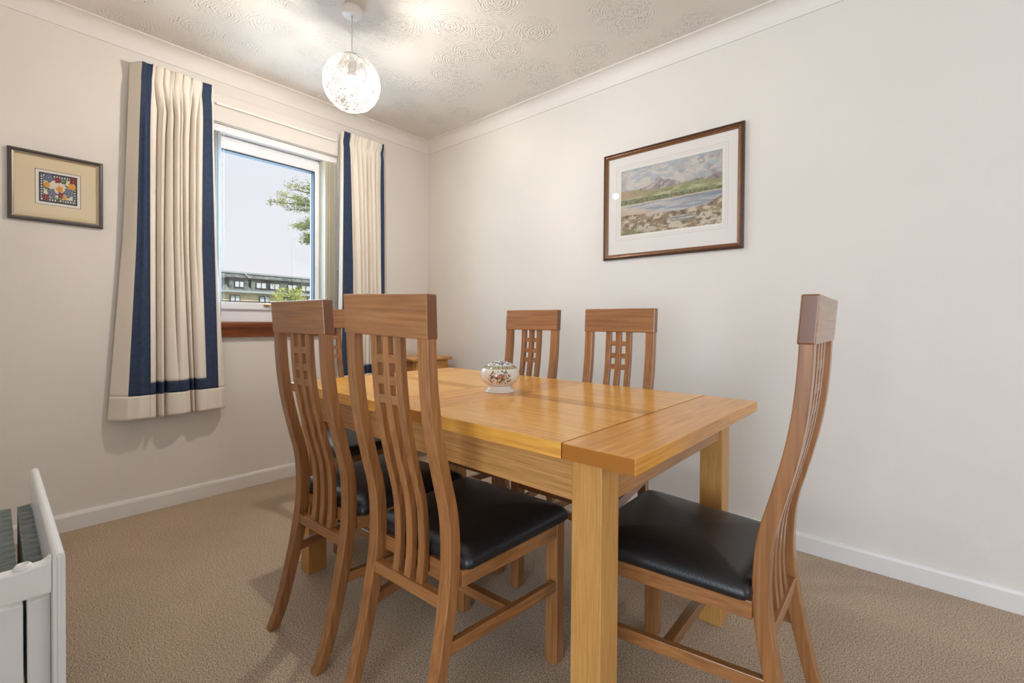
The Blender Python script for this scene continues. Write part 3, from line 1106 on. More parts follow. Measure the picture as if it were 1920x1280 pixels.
def landscape(u, v):
    n1 = vnoise(u, v, 1, 5, 5)
    n2 = vnoise(u * 1.6, v * 3, 20, 5, 7)
    n3 = vnoise(u, v, 50, 5, 16)
    nf = vnoise(u, v, 80, 3, 60)
    c = mixc(np.tile(s2l((176, 170, 170)), (len(u), 1)), np.tile(s2l((206, 198, 188)), (len(u), 1)), sstep(.35, .62, n1))
    c = mixc(c, s2l((158, 176, 190)), sstep(.52, .66, n2) * .8)
    c = mixc(c, s2l((150, 140, 146)), sstep(.55, .70, n3) * sstep(.45, .8, u) * .75)
    c = mixc(c, s2l((150, 172, 190)), sstep(.93, 1.0, v) * .6)
    # range and peak
    peak = .665 + .155 * np.exp(-np.abs(u - .40) / .085) * (u < .62) + .03 * np.exp(-((u - .52) / .05) ** 2)
    peak = np.where(u > .50, np.maximum(peak, .66 + .03 * np.sin(u * 28) * sstep(.6, 1, u) + .02 * vnoise(u, u * 0, 7, 3, 12)), peak)
    peak += .018 * (vnoise(u, u * 0 + 3, 9, 4, 22) - .5)
    mt = v < peak
    mc = mixc(np.tile(s2l((150, 136, 140)), (len(u), 1)), np.tile(s2l((188, 178, 176)), (len(u), 1)), sstep(.4, .62, vnoise(u - v * .6, v * .4, 33, 4, 26)))
    mc = mixc(mc, s2l((92, 86, 92)), sstep(.60, .75, vnoise(u + v * .4, v, 35, 4, 30)) * .7)
    c = np.where(mt[:, None], mc, c)
    # ochre and green slopes
    h1 = .665 - .05 * u + .02 * np.sin(u * 9 + 1) + .01 * n3
    hc = mixc(np.tile(s2l((176, 150, 112)), (len(u), 1)), np.tile(s2l((150, 152, 100)), (len(u), 1)), sstep(.3, .6, vnoise(u, v, 41, 4, 14) * .6 + u * .45))
    c = np.where((v < h1)[:, None], hc, c)
    h2 = .585 + .03 * np.sin(u * 7 + 4) - .0 * u
    gc = mixc(np.tile(s2l((138, 150, 88)), (len(u), 1)), np.tile(s2l((184, 180, 128)), (len(u), 1)), sstep(.4, .62, vnoise(u, v * 3, 43, 4, 12)))
    c = np.where((v < h2)[:, None], gc, c)
    h3 = .535 + .015 * vnoise(u, u * 0, 44, 3, 40) - .03 * u
    tc_ = mixc(np.tile(s2l((96, 106, 72)), (len(u), 1)), np.tile(s2l((140, 136, 92)), (len(u), 1)), sstep(.42, .6, vnoise(u * 2, v, 45, 3, 40)))
    c = np.where((v < h3)[:, None], tc_, c)
    # beach line and water
    shore = .462 + .012 * u
    c = np.where((v < shore)[:, None], s2l((206, 186, 150)), c)
    wtr = mixc(np.tile(s2l((188, 184, 182)), (len(u), 1)), np.tile(s2l((128, 144, 164)), (len(u), 1)), sstep(.42, .62, vnoise(u * .6, v * 5, 46, 4, 9)) * .8 + .25 * sstep(.4, .9, u) * sstep(.25, .4, v))
    wtr = mixc(wtr, s2l((112, 130, 158)), sstep(.36, .44, v) * sstep(.45, .8, u) * .7)
    c = np.where((v < shore - .016)[:, None], wtr, c)
    flats = (v < .455 - .02) & (v < .44 - (u - .02) * .38)
    fc = mixc(np.tile(s2l((190, 160, 140)), (len(u), 1)), np.tile(s2l((200, 182, 162)), (len(u), 1)), sstep(.4, .6, vnoise(u * .5, v * 4, 47, 4, 16)))
    c = np.where(flats[:, None], fc, c)
    # foreground of rocks and weed
    fg = .30 - .09 * np.sin(u * 3.4) * u + .035 * (vnoise(u, u * 0, 48, 4, 14) - .3) + .06 * sstep(.85, 1, u)
    rn = vnoise(u, v * 1.3, 49, 5, 15)
    rc = mixc(np.tile(s2l((150, 122, 84)), (len(u), 1)), np.tile(s2l((202, 186, 160)), (len(u), 1)), sstep(.40, .60, rn))
    rc = mixc(rc, s2l((92, 78, 62)), sstep(.56, .66, vnoise(u + .3, v, 52, 5, 22)) * .8)
    rc = mixc(rc, s2l((124, 132, 84)), sstep(.12, .0, v) * sstep(.5, .0, u) * .9)
    c = np.where((v < fg)[:, None], rc, c)
    # boat lying on the shingle
    bu, bv = (u - .63) / .125, (v - .150 - .05 * (u - .63)) / .040
    boat = bu ** 2 + bv ** 2 < 1
    bc = mixc(np.tile(s2l((120, 116, 112)), (len(u), 1)), np.tile(s2l((196, 192, 184)), (len(u), 1)), .5 + .5 * np.sin(bv * 6 + 1 + 2 * n3))
    c = np.where(boat[:, None], bc, c)
    c = np.where((boat & (np.abs(((u - .56) * 14) % 1 - .5) < .16) & (bv > .0) & (bv < .55))[:, None], s2l((128, 122, 120)), c)
    grey = c.mean(1, keepdims=True)
    c = c * .72 + grey * np.array([1.04, 1.0, .93]) * .28
    return c * (0.86 + .28 * nf)[:, None]


def pansies(u, v):
    c = np.tile(s2l((226, 214, 196)), (len(u), 1))
    bu = .13
    edge = np.minimum(np.minimum(u, 1 - u) * 1.30, np.minimum(v, 1 - v))
    dark = s2l((44, 48, 58))
    c = np.where((edge < .175)[:, None], dark, c)
    cell = (np.floor(u * 26) + np.floor(v * 20)) % 2 < 1
    blk = ((u * 15) % 1 < .55) & (v < .5) | ((u * 15 + .3) % 1 < .55) & (v >= .5)
    blk2 = ((v * 12) % 1 < .5)
    hor = np.minimum(v, 1 - v) < np.minimum(u, 1 - u) * 1.30
    chk = np.where(hor, blk, blk2) & (edge > .075) & (edge < .125)
    c = np.where(chk[:, None], s2l((232, 226, 216)), c)
    c = np.where(((edge > .155) & (edge < .165))[:, None], s2l((200, 196, 190)), c)
    nz = vnoise(u, v, 60, 4, 14)

    def flower(c, cu, cv, r, c0, c1, eye, k=5, sd=0):
        du, dv = (u - cu) * 1.25, (v - cv)
        d = np.sqrt(du ** 2 + dv ** 2)
        a = np.arctan2(dv, du)
        R = r * (1 + .16 * np.cos(k * a + sd)) * (0.92 + .2 * nz)
        pet = mixc(np.tile(s2l(c0), (len(u), 1)), np.tile(s2l(c1), (len(u), 1)), sstep(.25, 1, d / r + .35 * np.sin(a * 2 * k)) * .8 + .25 * (nz - .5))
        c = np.where((d < R)[:, None], pet, c)
        c = np.where(((d < r * .38) & (np.sin(a * 3 + sd) > -.2))[:, None], s2l(eye), c)
        c = np.where((d < r * .13)[:, None], s2l((240, 214, 110)), c)
        return c

    def leaf(c, cu, cv, l, w_, ang):
        du, dv = (u - cu) * 1.25, v - cv
        a = du * math.cos(ang) + dv * math.sin(ang)
        b = -du * math.sin(ang) + dv * math.cos(ang)
        ins = (a / l) ** 2 + (b / (w_ * (1 + .3 * np.sin(a * 90)))) ** 2 < 1
        col = mixc(np.tile(s2l((58, 84, 48)), (len(u), 1)), np.tile(s2l((120, 140, 84)), (len(u), 1)), sstep(.4, .6, nz))
        return np.where(ins[:, None], col, c)
    for a in ((.60, .76, .11, .05, -.4), (.66, .80, .09, .05, -1.2), (.24, .47, .12, .035, -.5), (.17, .50, .09, .04, -1.2), (.72, .63, .08, .03, -.5), (.88, .55, .09, .03, -.9),
              (.50, .16, .12, .03, 1.3), (.58, .13, .12, .03, -.9), (.38, .20, .10, .03, -.1), (.93, .3, .06, .03, .4)):
        c = leaf(c, *a)
    blu0, blu1, red0, red1, yel0, yel1 = (52, 62, 96), (120, 128, 158), (146, 28, 44), (104, 16, 36), (236, 176, 44), (206, 130, 30)
    c = flower(c, .255, .83, .145, blu1, blu0, (30, 32, 52), 5, 1)
    c = flower(c, .48, .80, .10, red0, red1, (84, 10, 28), 6, 0)
    c = flower(c, .21, .60, .095, yel0, yel1, (196, 96, 30), 5, 2)
    c = flower(c, .89, .84, .125, red1, red0, (70, 8, 24), 5, 0)
    c = flower(c, .85, .64, .125, yel0, yel1, (210, 120, 34), 5, 1)
    c = flower(c, .53, .50, .105, yel0, yel1, (170, 60, 30), 5, 3)
    c = flower(c, .33, .32, .15, blu1, (96, 104, 124), (48, 54, 70), 5, 0)
    c = flower(c, .76, .42, .155, blu1, (92, 100, 128), (44, 48, 66), 5, 2)
    c = flower(c, .18, .17, .105, red0, red1, (84, 10, 28), 6, 1)
    c = flower(c, .56, .30, .10, red0, red1, (84, 10, 28), 6, 1)
    c = flower(c, .66, .24, .07, yel0, yel1, (200, 110, 30), 5, 0)
    return c * (0.9 + .2 * vnoise(u, v, 70, 2, 60))[:, None]


def rect_ring(O, U, V, N, a, b, h0, h1, mb=None, mi=0):
    """flat ring between rectangle a (inner) and b (outer) = (u0,u1,v0,v1), from depth h0 to h1"""
    mb = mb or MB()
    for (u0, u1, v0, v1) in ((b[0], a[0], b[2], b[3]), (a[1], b[1], b[2], b[3]), (a[0], a[1], b[2], a[2]), (a[0], a[1], a[3], b[3])):
        P = []
        for hh in (h0, h1):
            for uu, vv in ((u0, v0), (u1, v0), (u1, v1), (u0, v1)):
                P.append(O + U * uu + V * vv + N * hh)
        mb.hexa(P, mi)
    return mb


def mitred(O, U, V, N, w, h, prof, mb=None):
    """frame moulding: prof = [(inset, height)] closed cross-section swept round the four mitred corners"""
    mb = mb or MB()
    rings = []
    for (cu, cv, su, sv) in ((0, 0, 1, 1), (w, 0, -1, 1), (w, h, -1, -1), (0, h, 1, -1), (0, 0, 1, 1)):
        rings.append([O + U * (cu + su * a) + V * (cv + sv * a) + N * b for a, b in prof])
    mb.loft(rings, True, False)
    return mb


def art_grid(O, U, V, N, w, h, off, nu, nv, fn, name, mat, parent):
    us = (np.arange(nu + 1) / nu)
    vs_ = (np.arange(nv + 1) / nv)
    uu, vv = np.meshgrid(us, vs_)
    P = [O + U * (a * w) + V * (b * h) + N * off for a, b in zip(uu.ravel(), vv.ravel())]
    F = [(j * (nu + 1) + i, j * (nu + 1) + i + 1, (j + 1) * (nu + 1) + i + 1, (j + 1) * (nu + 1) + i) for j in range(nv) for i in range(nu)]
    o = MB().add(P, F).build(name, mat, parent)
    set_paint(o, fn(uu.ravel(), vv.ravel()))
    return o


# landscape watercolour on the north wall; u runs to +x, local origin at the lower left corner
wp = empty('framed_painting', (1.612, -0.0005, 1.338), category='picture', label='large framed watercolour of a mountain and a bay on the right wall')
Z3 = Vector((0, 0, 0))
U, V, N = Vector((1, 0, 0)), Vector((0, 0, 1)), Vector((0, -1, 0))
PW, PH = .738, .592
pf_ = mitred(Z3, U, V, N, PW, PH, [(0, 0), (0, .014), (.003, .018), (.010, .020), (.013, .016), (.013, 0)]).build('frame', M['fr_dark'], wp, label='dark brown beaded wooden frame')
bd = MB()
for k in range(74):
    for vv in (.0065, PH - .0065):
        bd.sphere(U * (.006 + k * (PW - .012) / 73) + V * vv + N * .0195, .0034, 6, 4)
for k in range(1, 59):
    for uu in (.0065, PW - .0065):
        bd.sphere(U * uu + V * (.006 + k * (PH - .012) / 59) + N * .0195, .0034, 6, 4)
bd.build('beading', M['fr_dark'], pf_, smooth=True)
mitred(Z3, U, V, N, PW, PH, [(.013, .002), (.013, .017), (.016, .0165), (.020, .011), (.024, .0095), (.028, .010), (.028, .002)]).build('frame_slip', M['fr_copper'], wp, label='bronze inner slip of frame')
A = (.104, .640, .131, .488)   # picture window in the mount
big = (.012, PW - .012, .012, PH - .012)
rect_ring(Z3, U, V, N, (A[0] - .007, A[1] + .007, A[2] - .007, A[3] + .007), big, .001, .006).build('mount', M['mat_white'], wp, label='white card mount')
rect_ring(Z3, U, V, N, A, (A[0] - .007, A[1] + .007, A[2] - .007, A[3] + .007), .001, .0048).build('mount_bevel', M['mat_bevel'], wp)
ln = rect_ring(Z3, U, V, N, (A[0] - .026, A[1] + .026, A[2] - .026, A[3] + .026), (A[0] - .0275, A[1] + .0275, A[2] - .0275, A[3] + .0275), .006, .0063)
ln = rect_ring(Z3, U, V, N, (A[0] - .015, A[1] + .015, A[2] - .015, A[3] + .015), (A[0] - .016, A[1] + .016, A[2] - .016, A[3] + .016), .006, .0063, ln)
ln.build('ruled_line', M['mat_line'], wp)
art_grid(U * A[0] + V * A[2], U, V, N, A[1] - A[0], A[3] - A[2], .003, 300, 200, landscape, 'watercolour', M['paint'], wp)
MB().hexa([U * a + V * b + N * h for h in (.0078, .0092) for a, b in ((.014, .014), (PW - .014, .014), (PW - .014, PH - .014), (.014, PH - .014))]).build('glass_sheet', M['pic_glass'], wp)

# needlework of pansies on the west wall; u runs to +y
fp = empty('framed_needlework', (0.0005, -2.277, 1.418), category='picture', label='small dark-framed picture of pansies left of the curtain')
U, V, N = Vector((0, 1, 0)), Vector((0, 0, 1)), Vector((1, 0, 0))
PW, PH = .309, .311
mitred(Z3, U, V, N, PW, PH, [(0, 0), (0, .012), (.004, .017), (.010, .018), (.0135, .013), (.0135, 0)]).build('frame', M['fr_char'], fp, label='charcoal wooden frame')
mitred(Z3, U, V, N, PW, PH, [(.0135, .001), (.0135, .013), (.019, .010), (.019, .001)]).build('frame_slip', M['fr_silver'], fp, label='pewter inner slip')
mitred(Z3, U, V, N, PW, PH, [(.019, .001), (.019, .011), (.022, .009), (.022, .001)]).build('gilt_line', M['fr_gold'], fp)
A = (.083, .232, .080, .236)
rect_ring(Z3, U, V, N, A, (.012, PW - .012, .012, PH - .012), .001, .005).build('mount', M['mat_cream'], fp, label='cream card mount')
rect_ring(Z3, U, V, N, (A[0] + .002, A[1] - .002, A[2] + .002, A[3] - .002), A, .001, .0045).build('mount_line', M['fr_char'], fp)
rect_ring(Z3, U, V, N, (A[0] + .012, A[1] - .012, A[2] + .012, A[3] - .012), (A[0] + .002, A[1] - .002, A[2] + .002, A[3] - .002), .001, .004).build('inner_mount', M['mat_bevel'], fp)
art_grid(U * (A[0] + .011) + V * (A[2] + .011), U, V, N, A[1] - A[0] - .022, A[3] - A[2] - .022, .0028, 170, 170, pansies, 'needlework', M['paint2'], fp)
MB().hexa([U * a + V * b + N * h for h in (.0065, .0078) for a, b in ((.014, .014), (PW - .014, .014), (PW - .014, PH - .014), (.014, PH - .014))]).build('glass_sheet', M['pic_glass'], fp)

# ------------------------------------------------------------------ pendant lamp
pd = empty('pendant_lamp', (PEND[0], PEND[1], H), category='lamp', label='lit pendant lamp with a white woven string globe hanging from the ceiling')
MB().lathe(0, 0, [(.001, -.034), (.036, -.034), (.042, -.030), (.0445, -.022), (.0455, -.004), (.046, 0)], 48).build('ceiling_rose', M['white_pl'], pd, smooth=True)
MB().tube([(0, 0, -.03), (.0008, 0, -.10), (-.0005, .0005, -.16), (0, 0, -.235)], .0030, 10).build('cable', M['white_pl'], pd, smooth=True)
MB().lathe(0, 0, [(.001, -.222), (.009, -.222), (.011, -.235), (.018, -.240), (.019, -.262), (.0165, -.268), (.0165, -.285), (.001, -.285)], 32).build('lamp_holder', M['white_pl'], pd, smooth=True)
bz = BULB_Z - H
bulb = MB().lathe(0, 0, [(.001, bz - .030), (.012, bz - .027), (.022, bz - .017), (.026, bz - .002), (.024, bz + .012), (.001, bz + .0125)], 32).build('bulb', M['bulb'], pd, smooth=True)
MB().lathe(0, 0, [(.001, bz + .0128), (.0272, bz + .0128), (.0275, bz + .016), (.022, bz + .026), (.0145, bz + .038), (.0135, bz + .045), (.001, bz + .045)], 32).build('bulb_light_shield', M['white_pl'], pd, smooth=False)  # collar added to block light going up to the ceiling
SR, SZ = .1245, 2.063 - H
sh = MB()
r_ = random.Random(5)
for k in range(60):
    # loops wandering over the globe, turned every way
    ax_ = Vector((r_.gauss(0, 1), r_.gauss(0, 1), r_.gauss(0, .8))).normalized()
    a = ax_.cross(Vector((0, 0, 1))).normalized()
    b = ax_.cross(a)
    off = r_.uniform(-.75, .75)
    rr = math.sqrt(1 - off * off)
    p0, q0, k1 = r_.uniform(0, 6.28), r_.uniform(.02, .10), r_.choice((2, 3, 3, 4))
    pts = []
    ok = True
    for j in range(44):
        t = 2 * PI * j / 44
        d = (a * math.cos(t) + b * math.sin(t)) * rr + ax_ * (off + q0 * math.sin(k1 * t + p0))
        d.normalize()
        # leave the opening at the foot clear
        if d.z < -.93:
            h_ = math.hypot(d.x, d.y) or 1e-3
            d = Vector((d.x / h_ * .367, d.y / h_ * .367, -.93))
        pts.append(d * SR * r_.uniform(.990, 1.008) + Vector((0, 0, SZ)))
    sh.tube(pts, .00075, 4, True)
for zz in (-.93, .955):
    h_ = math.sqrt(1 - zz * zz)
    sh.tube([(SR * h_ * math.cos(2 * PI * j / 40), SR * h_ * math.sin(2 * PI * j / 40), SZ + SR * zz) for j in range(40)], .0016, 6, True)
sh.build('string_shade', M['string'], pd, smooth=True)
wr = MB()
for k in range(3):
    a = 2 * PI * k / 3 + .4
    wr.tube([(.017 * math.cos(a), .017 * math.sin(a), -.245), (SR * .30 * math.cos(a), SR * .30 * math.sin(a), SZ + SR * .955)], .0011, 5)
wr.build('shade_spider', M['dark'], pd)

# ------------------------------------------------------------------ china bowl on the table
bx, by = 1.827, -1.113
bo = empty('china_bowl', (bx, by, TZ), category='bowl', label='round white floral china bowl with a pierced domed lid on the table')
ang0 = math.atan2(CAM.y - by, CAM.x - bx)
prof = [(.001, 0), (.050, 0), (.0525, .0025), (.051, .006), (.046, .010), (.042, .017), (.0405, .0225), (.044, .026), (.055, .032), (.064, .041), (.0695, .053), (.0705, .063),
        (.068, .075), (.062, .085), (.054, .0915), (.049, .0935), (.046, .0925), (.001, .0925)]
pr2 = crom(prof, 4)
nn = 160
mb = MB()
rings = [[(max(.001, p[0]) * math.cos(2 * PI * j / nn), max(.001, p[0]) * math.sin(2 * PI * j / nn), p[1]) for j in range(nn)] for p in pr2]
# finer rows over the belly
rings = []
zs_prof = []
for i in range(len(pr2) - 1):
    for t in (0, .5):
        zs_prof.append(pr2[i] * (1 - t) + pr2[i + 1] * t)
zs_prof.append(pr2[-1])
for p in zs_prof:
    rings.append([(max(.001, p[0]) * math.cos(2 * PI * j / nn), max(.001, p[0]) * math.sin(2 * PI * j / nn), max(0, p[1])) for j in range(nn)])
mb.loft(rings)
bowl = mb.build('bowl_body', M['paint_china'], bo, smooth=True)
vv = np.array([v.co[:] for v in bowl.data.vertices])
an = np.arctan2(vv[:, 1], vv[:, 0]) - ang0
an = (an + PI) % (2 * PI) - PI
z_ = vv[:, 2]
rad_ = np.hypot(vv[:, 0], vv[:, 1])
cols = np.tile(np.array([.80, .775, .72]), (len(vv), 1))
fl = np.random.default_rng(3)
for face in (0.0, PI):
    for k in range(95):
        a_, e_ = fl.uniform(-.62, .62), fl.uniform(.034, .083)
        if (a_ / .66) ** 2 + ((e_ - .058) / .027) ** 2 > 1.05:
            continue
        rr = fl.uniform(.0016, .0035)
        da = (an - face - a_ + PI) % (2 * PI) - PI
        d = np.sqrt((da * .070) ** 2 + (z_ - e_) ** 2)
        cc = [(.16, .09, .05), (.12, .16, .07), (.22, .20, .08), (.45, .20, .08), (.10, .08, .05)][k % 5]
        cols[d < rr] = cc
    for a_, e_, rr, cc in ((.0, .060, .0085, (.55, .12, .12)), (.02, .062, .004, (.72, .28, .24)), (-.15, .055, .005, (.10, .15, .10)), (.13, .050, .006, (.08, .14, .07)),
                           (.30, .066, .0045, (.45, .12, .10)), (-.30, .063, .0045, (.50, .22, .16)), (.22, .045, .0045, (.60, .36, .14)), (-.12, .042, .0045, (.62, .36, .12))):
        da = (an - face - a_ + PI) % (2 * PI) - PI
        d = np.sqrt((da * .070) ** 2 + (z_ - e_) ** 2)
        cols[d < rr] = cc
bandm = (z_ > .0845) & (rad_ > .045)
cols[bandm] = np.array([.42, .40, .27])
cols[bandm & (np.sin(an * 44) > .1) & (z_ > .0865)] = np.array([.12, .13, .09])
cols[bandm & (np.sin(an * 23 + 1) > .85)] = np.array([.55, .33, .15])
cols[(z_ < .0232) & (z_ > .0218)] = np.array([.35, .24, .16])
set_paint(bowl, cols)
ml = MB()
rings = []
for i in range(26):
    t = i / 25
    rr = .0475 * math.cos(t * PI / 2 * .98)
    rings.append([(max(.0008, rr) * math.cos(2 * PI * j / 120), max(.0008, rr) * math.sin(2 * PI * j / 120), .0930 + .018 * math.sin(t * PI / 2)) for j in range(120)])
ml.loft(rings)
lid = ml.build('bowl_lid', M['paint_china'], bo, smooth=True, label='black and white patterned lid')
vv = np.array([v.co[:] for v in lid.data.vertices])
nz = vnoise(vv[:, 0] + 1, vv[:, 1] + 1, 90, 2, 190)
cols = np.where((nz > .49)[:, None], np.array([.06, .07, .09]), np.array([.78, .77, .74]))
cols = np.where((np.hypot(vv[:, 0], vv[:, 1]) > .0455)[:, None], np.array([.74, .73, .68]), cols)
set_paint(lid, cols)

# ------------------------------------------------------------------ corner table and vase beyond the dining table
ct = empty('side_table', (.20, -.245, 0), category='table', label='small honey pine side table in the far corner of the room')
CO = (.20, -.245, 0)
o = MB().box(.030, .378, -.425, -.060, .704, .724).build('table_top', M['pine'], ct, .007, seg=4)
for v in o.data.vertices:
    v.co -= Vector(CO)
lbuild(MB().box(.045, .352, -.400, -.085, .625, .704), 'drawer_case', M['pine'], ct, CO, .002)
lbuild(MB().box(.352, .360, -.385, -.100, .640, .695), 'drawer_front', M['pine'], ct, CO, .002)
lbuild(MB().box(.045, .352, -.400, -.085, .20, .216), 'shelf', M['pine'], ct, CO, .002)
for sx in (.045, .322):
    for sy in (-.400, -.115):
        lbuild(MB().box(sx, sx + .030, sy, sy + .030, 0, .625), 'leg', M['pine'], ct, CO, .002)
vs_o = empty('vase', (.215, -.185, .724), category='vase', label='small cream vase with brown pattern on the corner side table')
mv = MB()
pv = crom([(.001, 0), (.020, 0), (.022, .004), (.030, .022), (.032, .034), (.026, .046), (.024, .052), (.031, .062), (.029, .062), (.022, .052), (.001, .050)], 4)
mv.loft([[(max(.001, p[0]) * math.cos(2 * PI * j / 60), max(.001, p[0]) * math.sin(2 * PI * j / 60), max(0, p[1])) for j in range(60)] for p in pv])
vz = mv.build('vase_body', M['paint_china'], vs_o, smooth=True)
vv = np.array([v.co[:] for v in vz.data.vertices])
nz = vnoise(np.arctan2(vv[:, 1], vv[:, 0]) * 3 + 9, vv[:, 2] * 90, 95, 3, 1.6)
set_paint(vz, np.where(((nz > .5) & (vv[:, 2] > .036))[:, None], np.array([.20, .10, .06]), np.array([.76, .68, .55])))

# ------------------------------------------------------------------ radiator on the south wall
rd = empty('radiator', (1.38, -2.30, 0), category='radiator', label='white double panel radiator seen end on at the left edge')
RO = (1.38, -2.30, 0)
rx0, rx1, rt, rb0 = 1.03, 1.755, .550, .14


def rad_panel(ya, yb):
    # rounded top edge, thickness ya..yb
    r = (yb - ya) / 2
    c = (ya + yb) / 2
    pf = [(ya, rb0), (yb, rb0)]
    for k in range(9):
        a = k / 8 * PI
        pf.append((c + r * math.cos(a), rt - r + r * math.sin(a)))
    return MB().loft([[(x, y, z) for y, z in pf] for x in (rx1, rx0)])


fpn = lbuild(rad_panel(-2.2515, -2.234), 'front_panel', M['radiator'], rd, RO, .0015)
lbuild(rad_panel(-2.372, -2.3545), 'rear_panel', M['radiator'], rd, RO, .0015)
lbuild(MB().box(rx1 - .0005, rx1 + .003, -2.2455, -2.240, rb0, rt - .006), 'seam', M['radiator'], fpn, RO, .0012)
for (y0, y1, mir) in ((-2.283, -2.2517, 1), (-2.335, -2.2875, -1)):
    fm = MB()
    nf = 16
    for k in range(nf):
        x0 = rx0 + .03 + (rx1 - rx0 - .09) * k / nf
        dx = (rx1 - rx0 - .09) / nf
        ysh = y0 if mir > 0 else y1
        ywd = y1 if mir > 0 else y0
        # one pleat of folded sheet steel
        a, b = ywd - mir * .002, ysh + mir * .004
        fm.add([(x0, a, .17), (x0 + dx * .25, b, .17), (x0 + dx * .6, b, .17), (x0 + dx * .85, a, .17), (x0 + dx, a, .17),
                (x0, a, .458), (x0 + dx * .25, b, .458), (x0 + dx * .6, b, .458), (x0 + dx * .85, a, .458), (x0 + dx, a, .458)],
               [(0, 1, 6, 5), (1, 2, 7, 6), (2, 3, 8, 7), (3, 4, 9, 8)])
    o = lbuild(fm, 'convector_fins', M['fin'], rd, RO)
    so_ = o.modifiers.new('thickness', 'SOLIDIFY')
    so_.thickness = .0012
    lbuild(MB().box(rx1 - .060, rx1 - .040, y0, y1, .17, .458), 'fin_end', M['radiator'], rd, RO, .003)
# header at the near end with its bleed boss
hdp = [(-2.2515, .545), (-2.262, .536), (-2.285, .534), (-2.300, .533), (-2.322, .533), (-2.345, .536), (-2.3545, .545), (-2.3545, .478), (-2.2515, .478)]
hm = MB().loft([[(x, y, z) for y, z in hdp] for x in (rx1 - .003, rx1 - .030)])
hdr = lbuild(hm, 'header', M['radiator'], rd, RO, .004)
lbuild(MB().lathe(rx1 - .0165, -2.288, [(.013, .528), (.0125, .537), (.0095, .541), (.007, .541), (.006, .536), (.001, .536)], 24), 'bleed_boss', M['radiator'], hdr, RO, smooth=True)
lbuild(MB().box(rx1 - .030, rx1 - .003, -2.3545, -2.2515, .15, .205), 'lower_header', M['radiator'], rd, RO, .004)
lbuild(MB().box(rx0, rx0 + .025, -2.3545, -2.2515, .15, .205), 'far_header', M['radiator'], rd, RO, .004)
lbuild(MB().box(1.15, 1.18, -2.41, -2.372, .20, .50).box(1.60, 1.63, -2.41, -2.372, .20, .50), 'wall_bracket', M['radiator'], rd, RO)
lbuild(MB().tube([(rx1 - .015, -2.303, .16), (rx1 - .015, -2.303, .0)], .0075, 12), 'pipe', M['radiator'], rd, RO, smooth=True)

# ------------------------------------------------------------------ outside
GZ = -5.2
struct(MB().box(-80, -.6, -40, 60, GZ - .3, GZ), 'ground', M['grass'])


def bpt(x, y, z):
    return Vector((x, y, z))


# block of flats: mansard roof over a buff wall, running to the right and slightly away
blk = empty('apartment_block', (-30, 12, GZ), category='building', label='block of flats with dark mansard roof seen through the window')
BO2 = (-30, 12, GZ)
sl = 0.10     # recession of the facade


def bx_(y, d=0.0):
    return -30 - (y - 7) * sl + d


def bwall(name, y0, y1, z0, z1, d0, d1, mat, par=blk, **p):
    """slab on the facade between y0..y1, z0..z1; d = distance in front of the facade"""
    v = []
    for z in (z0, z1):
        for (y, d) in ((y0, d0), (y0, d1), (y1, d1), (y1, d0)):
            v.append((bx_(y, d), y, z))
    o = MB().hexa(v).build(name, mat, par, **p)
    return o, v


def bsub(*a, **k):
    o, _ = bwall(*a, **k)
    for v in o.data.vertices:
        v.co -= Vector(BO2)
    return o


bsub('wall', -6, 34, GZ, 2.80, -9, 0, M['facade'])
# sloping slate face
rf = MB()
rf.hexa([(bx_(-6, .25), -6, 2.80), (bx_(34, .25), 34, 2.80), (bx_(34, -9), 34, 2.80), (bx_(-6, -9), -6, 2.80),
         (bx_(-6, -1.0), -6, 4.12), (bx_(34, -1.0), 34, 4.12), (bx_(34, -8), 34, 4.12), (bx_(-6, -8), -6, 4.12)])
o = rf.build('roof', M['roof'], blk)
for v in o.data.vertices:
    v.co -= Vector(BO2)
bsub('ridge_edge', -6, 34, 4.08, 4.20, -1.2, -.85, M['lead'])
bsub('gutter', -6, 34, 2.74, 2.86, .2, .42, M['lead'])
for y0, y1 in ((8.02, 8.62), (9.35, 10.05), (10.25, 10.95), (11.5, 12.2), (12.5, 13.2), (14.2, 15.0), (6.0, 6.7)):
    c_ = bsub('dormer', y0 - .28, y1 + .28, 3.0, 3.66, -1.1, .10, M['roof'])
    bsub('dormer_roof', y0 - .42, y1 + .42, 3.62, 3.72, -1.1, .22, M['win_dark'], c_)
    wf_ = bsub('window_frame', y0, y1, 3.06, 3.50, .05, .14, M['win_dark'])
    m_ = (y0 + y1) / 2
    bsub('window_pane', y0 + .05, m_ - .03, 3.11, 3.45, .13, .16, M['win_pane'], wf_)
    bsub('window_pane', m_ + .03, y1 - .05, 3.11, 3.45, .13, .16, M['win_pane'], wf_)
for y0, y1 in ((7.78, 8.40), (9.6, 10.3), (11.3, 12.0), (13, 13.7)):
    wf_ = bsub('window_frame', y0, y1, 2.12, 2.58, .0, .06, M['win_dark'])
    m_ = (y0 + y1) / 2
    bsub('window_pane', y0 + .05, m_ - .03, 2.17, 2.53, .05, .09, M['win_pane'], wf_)
    bsub('window_pane', m_ + .03, y1 - .05, 2.17, 2.53, .05, .09, M['win_pane'], wf_)
# sloping hip line of lead
hp = MB().tube([(bx_(8.95, -.9), 8.95, 4.15), (bx_(9.5, -.2), 9.45, 3.4), (bx_(10.2, .35), 10.2, 2.2)], .045, 6)
lbuild(hp, 'downpipe', M['lead'], blk, BO2)


